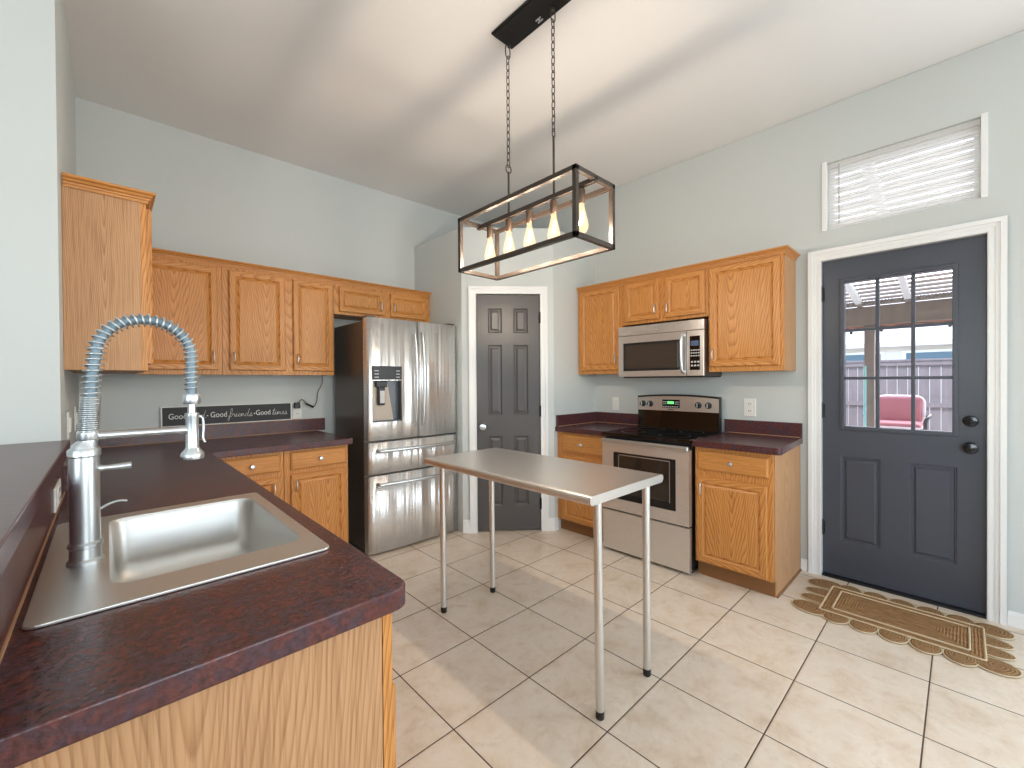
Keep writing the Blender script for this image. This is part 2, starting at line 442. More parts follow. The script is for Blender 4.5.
def rounded(pts_r, seg=6):
    """polygon with rounded corners: (x, y, radius)"""
    out = []; n = len(pts_r)
    for i, (x, y, r) in enumerate(pts_r):
        p = Vector((x, y)); a = Vector(pts_r[i - 1][:2]); b = Vector(pts_r[(i + 1) % n][:2])
        if r <= 0: out.append((x, y)); continue
        u = (a - p).normalized(); w = (b - p).normalized()
        for k in range(seg + 1):
            t = k / seg
            q = p + u * r * (1 - t) ** 2 + w * r * t ** 2
            out.append((q.x, q.y))
    return out

def filled(outer, holes, z0, z1, bev=0.0):
    """flat plate with holes of any outline, as mesh data"""
    cu = bpy.data.curves.new('c', 'CURVE'); cu.dimensions = '2D'; cu.fill_mode = 'BOTH'
    cu.extrude = (z1 - z0) / 2 - bev; cu.bevel_depth = bev; cu.bevel_resolution = 2; cu.offset = -bev
    for poly in [outer] + holes:
        sp = cu.splines.new('POLY'); sp.points.add(len(poly) - 1); sp.use_cyclic_u = True
        for q, (x, y) in zip(sp.points, poly): q.co = (x, y, 0, 1)
    o = bpy.data.objects.new('c', cu); COL.objects.link(o)
    dg = bpy.context.evaluated_depsgraph_get(); dg.update()
    me = bpy.data.meshes.new_from_object(o.evaluated_get(dg))
    bpy.data.objects.remove(o); bpy.data.curves.remove(cu)
    me.transform(Matrix.Translation((0, 0, (z0 + z1) / 2))); return me

def text_mesh(txt, size, extrude=.0006, shear=0.0):
    cu = bpy.data.curves.new('t', 'FONT'); cu.body = txt; cu.size = size; cu.extrude = extrude; cu.shear = shear
    cu.align_x = 'CENTER'; cu.align_y = 'CENTER'
    o = bpy.data.objects.new('t', cu); COL.objects.link(o)
    dg = bpy.context.evaluated_depsgraph_get(); dg.update()
    me = bpy.data.meshes.new_from_object(o.evaluated_get(dg)); bpy.data.objects.remove(o); bpy.data.curves.remove(cu)
    return me

def tag(o, label=None, cat=None, group=None, kind=None):
    for k, v in (('label', label), ('category', cat), ('group', group), ('kind', kind)):
        if v: o[k] = v
    return o
def thing(name, label, cat, loc=(0, 0, 0), rz=0.0, group=None, kind=None):
    o = bpy.data.objects.new(name, None); COL.objects.link(o); o.empty_display_size = .05
    o.location = loc; o.rotation_euler = (0, 0, rz)
    return tag(o, label, cat, group, kind)
def struct(name, g, mats, label=None, cat=None):
    return tag(g.build(name, mats), label, cat, kind='structure')
def catmull(P, n=8, closed=False):
    P = [Vector(p) for p in P]; out = []; m = len(P)
    rng = range(m) if closed else range(m - 1)
    for i in rng:
        g = (lambda k: P[k % m]) if closed else (lambda k: P[min(max(k, 0), m - 1)])
        a, b, c, d = g(i - 1), g(i), g(i + 1), g(i + 2)
        for k in range(n):
            t = k / n
            out.append(.5 * ((2 * b) + (c - a) * t + (2 * a - 5 * b + 4 * c - d) * t * t + (3 * b - a - 3 * c + d) * t ** 3))
    if not closed: out.append(P[-1])
    return out

# ------------------------------------------------------------------ room shell
XR, YB, ZC = 3.40, 3.68, 3.055
XL, YS = -0.122, 2.24          # kitchen's left wall and the wall end the bar runs into
struct('floor', Geo().box(-3.2, XR + .12, -5.6, YB + .12, -.1, 0), 'tile')
struct('ceiling', Geo().prism([(-3.3, ZC - .036 * 1.9), (XL, ZC - .036), (XR, ZC + .002), (XR + .12, ZC + .002), (XR + .12, ZC + .16), (-3.3, ZC + .16)], -5.7, YB + .12, axis='y'), 'ceiling')
struct('wall_back', Geo().box(XL - .1, XR + .12, YB, YB + .12, 0, ZC), 'wall')
g = Geo().box(XL - .12, XL, YS + .12, YB, 0, ZC); g.box(-3.2, XL, YS, YS + .12, 0, ZC)
struct('wall_left', g, 'wall')
# right wall with the door and the high window cut through it
g = Geo().grid(-YB, 5.6, 0, ZC, [(-.641, .097, -1, 2.062), (-.632, .092, 2.254, 2.685), (.6, 2.5, .65, 2.35)], 0, .12)  # last hole: unseen opening added for the nook light
o = struct('wall_right', g, 'wall'); o.rotation_euler = (0, 0, R(-90)); o.location = (XR, 0, 0)
# rooms behind the camera; their unseen window openings are assumed, for the added lights
struct('wall_front', Geo().grid(-3.2, XR, 0, ZC, [(-1.3, 2.5, .65, 2.45)], -5.6, -5.48), 'wall')
g = Geo().grid(-5.6, YS, 0, ZC, [(-3.1, -.1, .7, 2.4)], 0, .12)
o = struct('wall_side', g, 'wall'); o.rotation_euler = (0, 0, R(90)); o.location = (-3.2, 0, 0)
g = Geo().grid(-1.3, 2.5, .65, 2.45, [(-1.25, -.06, .7, 2.4), (0, 1.2, .7, 2.4), (1.26, 2.45, .7, 2.4)], -5.56, -5.5)  # unseen frame, assumed round the added rear light
struct('assumed_rear_window', g, 'white')
g = Geo().grid(-3.1, -.1, .7, 2.4, [(-3.05, -1.63, .75, 2.35), (-1.57, -.15, .75, 2.35)], .02, .08)  # unseen frame of the assumed side window, at its added light
o = struct('assumed_side_window', g, 'white'); o.rotation_euler = (0, 0, R(90)); o.location = (-3.2, 0, 0)
g = Geo().grid(.6, 2.5, .65, 2.35, [(.65, 1.52, .7, 2.3), (1.58, 2.45, .7, 2.3)], .04, .10)  # unseen window frame added round the nook light, for the fridge reflections
o = struct('added_window', g, 'white'); o.rotation_euler = (0, 0, R(-90)); o.location = (XR, 0, 0)
# corner pantry: two returns and the angled wall that holds its door
PB, PC, PZ = Vector((2.188, 2.924)), Vector((2.79, 2.42)), 2.595
PL = (PC - PB).length; PA = math.atan2(PC.y - PB.y, PC.x - PB.x)
g = Geo()
g.prism([(2.188, YB), (2.188, 2.924), (2.25, 2.96), (2.25, YB)], 0, PZ - .06)
g.prism([(2.79, 2.42), (XR, 2.42), (XR, 2.49), (2.81, 2.49)], 0, PZ - .06)
g.prism([(2.188, 2.924), (2.79, 2.42), (XR, 2.42), (XR, YB), (2.188, YB)], PZ - .06, PZ)
struct('wall_pantry', g, 'wall')
g = Geo().grid(0, PL, 0, PZ - .06, [(.118, .674, -1, 2.036)], 0, .07)
o = struct('wall_pantry_front', g, 'wall'); o.location = (PB.x, PB.y, 0); o.rotation_euler = (0, 0, PA)
# half wall behind the sink under the raised bar
struct('wall_bar', Geo().box(-.27, -.133, -.6, YS, 0, 1.043), 'wall')

# skirting
def skirt(name, boxes, h=.075):
    g = Geo()
    for x0, x1, y0, y1 in boxes:
        g.box(x0, x1, y0, y1, 0, h * .72, .003); g.box(x0 if x1 > 3 else x0, x1, y0, y1, h * .7, h, .004)
    return struct(name, g, 'white')
g = Geo().box(3.384, XR, .712, .752, 0, .058, .002).box(3.388, XR, .712, .752, .056, .078, .003)
g.box(3.384, XR, -5.4, -.16, 0, .058, .002).box(3.388, XR, -5.4, -.16, .056, .078, .003)
struct('baseboard_right', g, 'white')
g = Geo()
for a, b in ((.0, .062), (.732, PL + .012)):
    g.box(a, b, -.016, .0, 0, .085, .002); g.box(a, b, -.012, .0, .083, .112, .004)
o = struct('baseboard_pantry', g, 'white'); o.location = (PB.x, PB.y, 0); o.rotation_euler = (0, 0, PA)
g = Geo().box(2.776, 2.826, 2.402, 2.419, 0, .085, .004).box(2.78, 2.822, 2.406, 2.419, .083, .112, .004)
struct('baseboard_return', g, 'white')

def casing(name, x0, x1, h, w, proud=.016):
    """door surround in local xz, face at y=0: two legs and a head with a stepped profile"""
    g = Geo()
    def run(d0, d1, y):       # one step of the profile carried round legs and head with mitred corners
        t = bmesh.new()
        O = [(x0 - d1, 0), (x0 - d1, h + d1), (x1 + d1, h + d1), (x1 + d1, 0)]; I = [(x0 - d0, 0), (x0 - d0, h + d0), (x1 + d0, h + d0), (x1 + d0, 0)]
        V = lambda q, yy: [t.verts.new((a, yy, b)) for a, b in q]
        of, inf, ob, ib = V(O, -y), V(I, -y), V(O, .001), V(I, .001)
        for k in range(3):
            t.faces.new((of[k], of[k + 1], inf[k + 1], inf[k])); t.faces.new((ob[k], of[k], of[k + 1], ob[k + 1])); t.faces.new((ib[k], inf[k], inf[k + 1], ib[k + 1]))
        bmesh.ops.recalc_face_normals(t, faces=t.faces); g._take(t)
    run(0, w, proud * .62); run(w * .06, w * .18, proud * .8); run(w * .42, w, proud * .86); run(w * .66, w, proud * 1.3)
    # jamb lining with stops
    g.box(x0, x0 + .012, .075, .115, 0, h); g.box(x1 - .012, x1, .075, .115, 0, h); g.box(x0 + .012, x1 - .012, .075, .115, h - .012, h)
    g.box(x0 - .012, x0, 0, .115, 0, h + .012); g.box(x1, x1 + .012, 0, .115, 0, h + .012); g.box(x0, x1, 0, .115, h, h + .012)
    return struct(name, g, 'white')
o = casing('trim_1', -.638, .09, 2.058, .069); o.location = (XR, 0, 0); o.rotation_euler = (0, 0, R(-90))
o = casing('trim_2', .122, .670, 2.033, .062); o.location = (PB.x, PB.y, 0); o.rotation_euler = (0, 0, PA)

# ------------------------------------------------------------------ doors
PANEL = [(0, 0), (.004, .003), (.012, .011), (.020, .011), (.036, .003)]
def hinge(parent, x, z, y=-.004):
    g = Geo().box(x - .010, x + .014, y + .002, y + .006, z - .045, z + .045, .001)
    g.tube([(x, y - .002, z - .047), (x, y - .002, z + .047)], .006, 10)
    g.tube([(x, y - .002, z + .047), (x, y - .002, z + .056)], [.004, .002], 8)
    return g.build('hinge', 'black', parent)

# six-panel pantry door
d2 = thing('door_2', 'charcoal six-panel pantry door in the angled corner wall', 'door', (PB.x, PB.y, 0), PA, kind='structure')
x0, x1, zt = .126, .666, 2.026
cols = [(.222, .342), (.441, .566)]
rows = [(.221, .818), (1.0, 1.598), (1.70, 1.912)]
holes = [(a, b, c, d) for a, b in cols for c, d in rows]
g = Geo().grid(x0, x1, .008, zt, holes, .012, .046)
for a, b, c, d in holes: g.nest(a, b, c, d, [(i, .012 + y) for i, y in PANEL])
g.build('door_slab', 'charcoal', d2)
g = Geo().lathe([(.026, .012), (.026, .006), (.012, .0), (.011, -.022), (.026, -.034), (.030, -.048), (.024, -.060), (0, -.064)], (.177, 0, .905), 'y')
g.build('door_knob', 'nickel', d2)
for z in (.235, 1.03, 1.83): hinge(d2, .669, z)

# exterior door: slate, nine-lite glass over two panels
d1 = thing('door_1', 'slate back door with a nine-pane window over two panels', 'door', (XR, 0, 0), R(-90), kind='structure')
yf = .03                     # face of slab behind the wall face
L = (-.541, -.020, .965, 1.925)
lows = [(-.541, -.345, .243, .792), (-.217, -.021, .243, .792)]
g = Geo().grid(-.6365, .0885, .014, 2.0565, [L] + lows, yf, yf + .042)
for h in lows: g.nest(*h, [(i, yf + y) for i, y in ((0, 0), (.004, .004), (.008, .004), (.012, .010), (.022, .010), (.030, .003))])
g.build('door_slab', 'slate', d1)
g = Geo()
a, b, c, d = L
for q in ((a - .004, a + .020, c - .004, d + .004), (b - .020, b + .004, c - .004, d + .004), (a + .016, b - .016, c - .004, c + .022), (a + .016, b - .016, d - .022, d + .004)):
    g.box(q[0], q[1], yf - .010, yf + .05, q[2], q[3], .005)
fr = g.build('lite_frame', 'slate', d1)
gx = [a + .020 + (b - a - .040) * k / 3 for k in (1, 2)]; gz = [c + .022 + (d - c - .044) * k / 3 for k in (1, 2)]
for x in gx: Geo().box(x - .009, x + .009, yf + .004, yf + .04, c + .02, d - .02, .003).build('muntin', 'slate', fr)
for z in gz: Geo().box(a + .018, b - .018, yf + .005, yf + .039, z - .009, z + .009, .003).build('muntin', 'slate', fr)
Geo().box(a + .015, b - .015, yf + .02, yf + .024, c + .015, d - .015).build('glass_pane', 'glass', d1)
g = Geo().lathe([(.029, .002), (.031, -.006), (.027, -.012), (.012, -.014), (.012, -.022), (0, -.022)], (.030, yf, 1.052), 'y')
g.box(.024, .036, yf - .034, yf - .018, 1.034, 1.070, .004)
g.build('deadbolt', 'black_gloss', d1)
g = Geo().lathe([(.030, .002), (.031, -.006), (.014, -.010), (.011, -.026), (.027, -.036), (.031, -.05), (.026, -.062), (0, -.066)], (.030, yf, .908), 'y')
g.build('door_knob', 'black_gloss', d1)
for z in (.31, 1.08, 1.845): hinge(d1, -.637, z, yf - .004)
Geo().box(-.636, .088, -.006, .112, 0, .012, .003).build('threshold', 'black', d1)

# high window over the door
w1 = thing('window_1', 'high window above the back door', 'window', (XR, 0, 2.254), R(-90), kind='structure')
g = Geo()
g.box(-.632, -.606, -.010, .10, -.006, .440, .002); g.box(.066, .092, -.010, .10, -.006, .440, .002)
g.build('side_jamb', 'white', w1)
g = Geo().grid(-.606, .066, .002, .429, [(-.58, .04, .028, .403)], .085, .112); g.build('window_frame', 'white', w1)
Geo().box(-.58, .04, .096, .100, .028, .403).build('glass_pane', 'glass', w1)
bl = thing('window_blind', 'white slatted mini blind lowered in the high window above the door', 'blind', (XR, 0, 2.254), R(-90))
Geo().box(-.604, .064, .018, .050, .400, .429, .003).build('headrail', 'blind', bl)
g = Geo()
for k in range(19):
    z = .030 + k * .0199
    g.box(-.602, .062, .024, .0245, z - .0112, z + .0112, rot=Matrix.Translation((0, .034, z)) @ Matrix.Rotation(R(-22), 4, 'X') @ Matrix.Translation((0, -.02425, -z)))
g.build('slats', 'blind', bl)
Geo().box(-.602, .062, .026, .044, .004, .018, .003).build('bottom_rail', 'blind', bl)
for x in (-.40, -.14): Geo().tube([(x, .026, .012), (x, .026, .40)], .0012, 6).build('ladder_cord', 'blind', bl)
Geo().tube([(-.545, .014, .41), (-.545, .012, .03)], .0035, 8).build('tilt_wand', 'grey_key', bl)

# ------------------------------------------------------------------ cabinets
def door_front(name, parent, x0, x1, z0, z1, y, t=.019, fw=.043):
    """raised-panel oak door facing -y"""
    g = Geo()
    w = min(x1 - x0, z1 - z0)
    fw = min(fw, w * .2)
    loops = [(0, y), (0, y - t + .005), (.005, y - t), (fw - .008, y - t), (fw, y - t + .008), (fw + .004, y - t + .010), (fw + .017, y - t + .002)]
    g.nest(x0, x1, z0, z1, loops, (0, 1))
    return g.build(name, ['oak_v', 'oak_x'], parent)
def pull(parent, x, z, y, h=.075):
    g = Geo()
    pts = [(x, y, z - h / 2), (x, y - .016, z - h / 2 + .004), (x, y - .022, z - h / 4), (x, y - .024, z), (x, y - .022, z + h / 4), (x, y - .016, z + h / 2 - .004), (x, y, z + h / 2)]
    g.tube(catmull(pts, 4), .0042, 8)
    return g.build('handle', 'nickel', parent)
def drawer_front(parent, x0, x1, z0, z1, y, t=.019):
    g = Geo().nest(x0, x1, z0, z1, [(0, y), (0, y - t + .007), (.004, y - t + .004), (.010, y - t)], (0, 0))
    d = g.build('drawer', ['oak_x'], parent)
    Geo().lathe([(.007, 0), (.006, -.010), (.013, -.016), (.0145, -.022), (.011, -.027), (0, -.029)], ((x0 + x1) / 2, y - t, (z0 + z1) / 2), 'y').build('knob', 'nickel', d)
    return d
def frame_part(parent, w, z0, z1, d, holes, mats=('oak_v',)):
    Geo().grid(0, w, z0, z1, holes, -d, -d + .019).build('face_frame', list(mats), parent)

def wall_cabinet(label, loc, rz, w, h, d, doors, left_panel=False, right_panel=False):
    """doors: (x0, x1, z0, z1, handle side)"""
    t = thing('wall_cabinet', label, 'cabinet', loc, rz, 'oak wall cabinets')
    y = -d
    frame_part(t, w, 0, h, d, [(a + .012, b - .012, c + .012, e - .012) for a, b, c, e, s in doors])
    g = Geo().box(.001, .016, y + .019, -.001, 0.002, h, 0).box(w - .016, w - .001, y + .019, -.001, .002, h)
    g.box(.016, w - .016, y + .019, -.001, .002, .016).box(.016, w - .016, y + .019, -.001, h - .016, h).box(.016, w - .016, -.012, -.001, .016, h - .016)
    g.build('carcass', 'veneer', t)
    for a, b, c, e, s in doors:
        D = door_front('door', t, a, b, c, e, y)
        hx = a + .026 if s == 'l' else b - .026
        zc = c + .085 if (e - c) > .4 else c + .075
        pull(D, hx, zc, y - .019)
    if left_panel: Geo().box(-.004, .0005, y + .019, -.001, 0, h).build('end_panel', 'veneer', t)
    if right_panel: Geo().box(w - .0005, w + .004, y + .019, -.001, 0, h).build('end_panel', 'veneer', t)
    return t

ZU = 1.345
HU = .745
HB = .729
# on the right wall: local x runs from the pantry towards the door
D_ = .27
wall_cabinet('single-door oak wall cabinet in the corner beside the pantry, left of the microwave', (XR, 2.415, ZU), R(-90), .460, HU, D_, [(.036, .436, .033, .735, 'r')])
wall_cabinet('short two-door oak wall cabinet right above the microwave', (XR, 1.953, 1.745), R(-90), .700, .345, D_, [(.032, .328, .022, .335, 'r'), (.378, .680, .022, .335, 'l')])
wall_cabinet('oak wall cabinet right of the microwave, nearest the back door', (XR, 1.251, ZU), R(-90), .467, HU, D_, [(.012, .448, .035, .735, 'l')], right_panel=True)
# on the back wall
wall_cabinet('oak wall cabinet with one door, in the corner behind the faucet spring', (.135, YB, ZU), 0, .428, HB, D_, [(.010, .402, .030, .706, 'r')])
wall_cabinet('oak wall cabinet with two tall doors, left of the refrigerator', (.565, YB, ZU), 0, .737, HB, D_, [(.038, .382, .030, .706, 'l'), (.437, .726, .030, .706, 'l')], right_panel=True)
wall_cabinet('low oak wall cabinet with two small doors above the refrigerator', (1.304, YB, 1.830), 0, .880, .244, D_, [(.039, .413, .022, .220, 'r'), (.480, .842, .022, .220, 'l')], right_panel=True)
# on the left wall, seen end-on
t = wall_cabinet('oak wall cabinet seen end-on at far left, behind the faucet arch', (XL, 2.425, ZU), R(90), .960, HU - .022, .252, [(.012, .470, .030, .700, 'r'), (.490, .950, .030, .700, 'l')], left_panel=True)

def crown(label, path, z, h=.045, proj=.030):
    """moulding run along plan points; profile steps outward to the right of travel"""
    prof = [(0, 0), (.004, 0), (.006, h * .16), (.006, h * .24), (.011, h * .27), (.012, h * .42), (.009, h * .46), (.015, h * .50), (.019, h * .66), (.018, h * .71), (.025, h * .74), (proj, h * .84), (proj, h), (0, h)]
    P = [Vector(p) for p in path]; t = bmesh.new(); rings = []
    for i, p in enumerate(P):
        dirs = []
        if i > 0: dirs.append((P[i] - P[i - 1]).normalized())
        if i < len(P) - 1: dirs.append((P[i + 1] - P[i]).normalized())
        ns = [Vector((d.y, -d.x)) for d in dirs]
        n = ns[0] if len(ns) == 1 else (ns[0] + ns[1]) / (1 + ns[0].dot(ns[1]))
        rings.append([t.verts.new((p.x + n.x * a, p.y + n.y * a, z + b)) for a, b in prof])
    m = len(prof)
    for A, B in zip(rings, rings[1:]):
        for k in range(m): t.faces.new((A[k], A[(k + 1) % m], B[(k + 1) % m], B[k]))
    t.faces.new(rings[0]); t.faces.new(rings[-1][::-1])
    bmesh.ops.recalc_face_normals(t, faces=t.faces)
    g = Geo(); g._take(t)
    return tag(g.build('crown_moulding', 'oak_x'), label, 'moulding')
ZT = ZU + HU - .006
crown('stepped oak crown moulding along the cabinets over the stove', [(XR - D_ - .001, 2.41), (XR - D_ - .001, .782), (XR - .004, .782)], ZT)
crown('stepped oak crown moulding along the cabinets on the fridge wall', [(XL + .29, YB - D_ - .001), (2.184, YB - D_ - .001)], ZT - .016)
crown('stepped oak crown moulding round the top of the end-on cabinet at far left', [(XL + .004, 2.419), (XL + .254, 2.419), (XL + .254, YB - .3)], ZT - .022)

def base_cabinet(label, loc, rz, w, d, drawers, doors, panel=None, top=.853, kick=.1):
    t = thing('base_cabinet', label, 'cabinet', loc, rz, 'oak base cabinets')
    y = -d
    holes = [(a + .012, b - .012, c + .012, e - .012) for a, b, c, e in drawers] + [(a + .012, b - .012, c + .012, e - .012) for a, b, c, e, s in doors]
    frame_part(t, w, kick, top, d, holes)
    g = Geo().box(.001, .016, y + .019, -.001, kick, top).box(w - .016, w - .001, y + .019, -.001, kick, top)
    g.box(.016, w - .016, y + .019, -.001, kick, kick + .016).box(.016, w - .016, -.012, -.001, kick + .016, top)
    g.build('carcass', 'veneer', t)
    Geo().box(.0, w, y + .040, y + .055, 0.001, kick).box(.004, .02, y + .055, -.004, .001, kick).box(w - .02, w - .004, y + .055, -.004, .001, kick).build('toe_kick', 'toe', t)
    for a, b, c, e in drawers: drawer_front(t, a, b, c, e, y)
    for a, b, c, e, s in doors:
        D = door_front('door', t, a, b, c, e, y)
        pull(D, a + .030 if s == 'l' else b - .030, e - .075, y - .019)
    if panel:
        x = w if panel == 'r' else 0
        q = (x, x + .006) if panel == 'r' else (x - .006, x)
        g = Geo().prism([(y + .019, kick), (y + .019, top), (-.002, top), (-.002, .001), (y + .040, .001), (y + .040, kick)], q[0], q[1], axis='x')
        g.build('end_panel', 'veneer', t)
        g = Geo(); xx = x + .006 if panel == 'r' else x - .006; sg = 1 if panel == 'r' else -1
        g.prism([(xx, .001), (xx + sg * .010, .001), (xx + sg * .008, .008), (xx, .012)], y + .04, -.004, axis='y')
        g.build('shoe_moulding', 'toe', t)
    return t
DB = .59
base_cabinet('oak base cabinet right of the stove, facing the metal table', (XR, 1.212, 0), R(-90), .452, DB, [(.020, .432, .708, .826)], [(.016, .424, .112, .660, 'l')], 'r')
base_cabinet('oak base cabinet in the corner between pantry and stove, half hidden by the metal table', (XR, 2.415, 0), R(-90), .508, DB - .022, [(.062, .480, .690, .834)], [(.062, .480, .114, .660, 'r')])
BB = .68
base_cabinet('oak base cabinet in the inner corner of the counter, mostly hidden behind the peninsula', (.420, YB, 0), 0, .398, BB, [(.055, .377, .722, .832)], [(.055, .368, .114, .690, 'r')])
base_cabinet('oak base cabinet just left of the refrigerator', (.822, YB, 0), 0, .412, BB, [(.036, .398, .722, .836)], [(.036, .392, .114, .692, 'l')])
# peninsula: fronts face the stove, end panel faces us
t = thing('base_cabinet', 'oak peninsula base cabinet under the sink, plain end panel in the foreground', 'cabinet', (-.13, .752, 0), R(90), 'oak base cabinets')
wP, dP = 2.19, .522
doorsP = [(.02 + k * .36, .02 + k * .36 + .34, .114, .690, 'r' if k % 2 == 0 else 'l') for k in range(6)]
frame_part(t, wP, .1, .853, dP, [(a + .012, b - .012, c + .012, e - .012) for a, b, c, e, s in doorsP])
Geo().box(.008, .02, -dP + .019, -.004, .1, .853).box(wP - .016, wP - .001, -dP + .019, -.004, .1, .853).box(.02, wP - .016, -dP + .019, -.004, .1, .116).box(.02, wP - .016, -.016, -.004, .116, .853).build('carcass', 'veneer', t)
Geo().prism([(-dP + .021, .1), (-dP + .021, .853), (-.004, .853), (-.004, .001), (-dP + .05, .001), (-dP + .05, .1)], 0, .008, axis='x').build('end_panel', 'veneer', t)
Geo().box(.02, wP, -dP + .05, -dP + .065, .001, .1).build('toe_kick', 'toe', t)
for a, b, c, e, s in doorsP:
    D = door_front('door', t, a, b, c, e, -dP); pull(D, a + .03 if s == 'l' else b - .03, e - .075, -dP - .019)

# ------------------------------------------------------------------ countertops
CT, CB = .895, .854
SX0, SX1, SY0, SY1 = -.103, .380, 1.020, 1.722        # sink rim
def rect(x0, x1, y0, y1, r):
    return rounded([(x0, y0, r), (x1, y0, r), (x1, y1, r), (x0, y1, r)])
ct = thing('countertop', 'burgundy mottled countertop of the peninsula and fridge wall, sink set in it', 'countertop', (0, .735, CB))
def off(me, dx, dy, dz): me.transform(Matrix.Translation((dx, dy, dz))); return me
outer = rounded([(-.128, .735, 0), (.426, .735, .040), (.426, 2.952, .012), (1.255, 2.952, .012), (1.255, YB - .001, 0), (-.120, YB - .001, 0), (-.120, 2.3, 0), (-.128, 2.238, 0)])
me = filled(outer, [rect(SX0 + .012, SX1 - .012, SY0 + .012, SY1 - .012, .03)], CB, CT, .004)
Geo().mesh(off(me, 0, -.735, -CB)).build('worktop', 'laminate', ct)
g = Geo()
g.box(-.120, 1.318, YB - .021, YB - .001, CT, .992, .003)
g.box(-.121, -.105, YS + .002, YB - .021, CT, .992, .003)
o = g.build('backsplash', 'laminate', ct, (0, -.735, -CB))
o = Geo().box(-.132, -.116, .74, YS - .004, CT, 1.043).build('backsplash', 'laminate', ct, (0, -.735, -CB))
for q in ((-.117, -.1125, .74, YS, CT, CT + .004), (-.105, 1.255, YB - .0245, YB - .021, CT, CT + .004), (-.105, 1.318, YB - .0215, YB - .001, .991, .9945)):
    Geo().box(*q, .001).build('caulk_line', 'caulk', ct, (0, -.735, -CB))
tag(Geo().mesh(filled(rounded([(-.56, -.6, 0), (-.099, -.6, 0), (-.099, YS - .001, 0), (-.56, YS - .001, 0)]), [], 1.044, 1.085, .003)).build('bar_ledge', 'laminate'),
    'raised burgundy bar ledge running along the half wall at far left', 'countertop')
for lab, y0, y1, ret in (('short burgundy countertop right of the stove, nearest the back door', .733, 1.214, 0), ('short burgundy countertop between the stove and the pantry', 1.906, 2.418, 1)):
    c = thing('countertop', lab, 'countertop', (XR, (y0 + y1) / 2, CB), 0)
    mid = (y0 + y1) / 2
    fr_ = -.63 if not ret else -.598
    poly = rounded([(fr_, y0 - mid - (.024 if not ret else 0), .025 if not ret else 0), (-.001, y0 - mid + (.008 if not ret else 0), 0), (-.001, y1 - mid, 0), (fr_, y1 - mid, 0)])
    Geo().mesh(filled(poly, [], 0, CT - CB, .004)).build('worktop', 'laminate', c)
    g = Geo().box(-.021, -.001, y0 - mid + (.008 if not ret else 0), y1 - mid + (.024 if not ret else 0), CT - CB, .992 - CB, .003)
    if ret: g.box(-.585, -.021, y1 - mid - .020, y1 - mid, CT - CB, .992 - CB, .003)
    g.build('backsplash', 'laminate', c)
    g = Geo().box(-.0245, -.021, y0 - mid + .018, y1 - mid - .02 * ret, CT - CB, CT - CB + .004, .001)
    g.build('caulk_line', 'caulk', c)
    if ret: Geo().box(-.58, -.021, y1 - mid - .0235, y1 - mid - .020, CT - CB, CT - CB + .004, .001).build('caulk_line', 'caulk', c)

# ------------------------------------------------------------------ sink
sk = thing('kitchen_sink', 'single-bowl stainless drop-in sink set in the peninsula counter', 'sink', (.15, 1.37, CT))
bx0, bx1, by0, by1 = .001, .348, 1.117, 1.666
def S(poly): return [(x - .15, y - 1.37) for x, y in poly]
me = filled(S(rect(SX0, SX1, SY0, SY1, .022)), [S(rect(bx0, bx1, by0, by1, .045))], .0005, .007, .002)
Geo().mesh(me).build('rim', 'steel_sink', sk)
t = bmesh.new(); rings = []
for ins, z, r in ((0, .005, .045), (.004, -.004, .045), (.010, -.12, .05), (.016, -.150, .055), (.032, -.170, .06), (.06, -.178, .06), (.12, -.182, .05)):
    rings.append([t.verts.new((x, y, z)) for x, y in S(rect(bx0 + ins, bx1 - ins, by0 + ins, by1 - ins, r))])
for A, B in zip(rings, rings[1:]):
    n = len(A)
    for k in range(n): t.faces.new((A[k], B[k], B[(k + 1) % n], A[(k + 1) % n]))
t.faces.new(rings[-1][::-1]); bmesh.ops.recalc_face_normals(t, faces=t.faces); bmesh.ops.reverse_faces(t, faces=t.faces)
g = Geo(); g._take(t, True); g.build('bowl', 'steel_sink', sk)
Geo().lathe([(.040, -.1815), (.040, -.179), (.032, -.1785), (.028, -.1805), (0, -.1805)], (.027, .025, 0)).build('drain', 'nickel', sk)

# ------------------------------------------------------------------ faucet
fx, fy = -.037, 1.310
fa = thing('kitchen_faucet', 'tall brushed-nickel spring pull-down faucet at the sink', 'faucet', (fx, fy, CT + .0072))
z0 = CT + .0072
H = lambda z: z - z0
Geo().lathe([(.030, 0), (.030, .006), (.026, .010), (.0255, .032), (.0285, .036), (.0285, .042), (.0245, .046), (.0245, .228), (.0268, .231), (.0268, .243), (.024, .247), (0, .247)], seg=32).tube([(.001, 0, .24), (.0015, 0, .249), (.004, 0, .255), (.006, 0, .262), (.0065, 0, .272)], [.0240, .0225, .0185, .0162, .0158], 28).lathe([(.0175, .264), (.0187, .267), (.0187, .281), (.016, .284), (0, .284)], (.0065, 0, 0), seg=28).build('body', 'nickel', fa)
pts = [(.0065, 0, .272), (.008, 0, .30), (.014, 0, .40), (.019, 0, .445)]
for k in range(0, 13):
    a = math.pi - math.pi * k / 12
    pts.append((.1045 + .0845 * math.cos(a), 0, .450 + .084 * math.sin(a)))
pts += [(.1885, 0, .42), (.189, 0, .355)]
path = catmull(pts, 6)
Geo().tube(path, .0098, 12).build('hose', 'hose', fa)
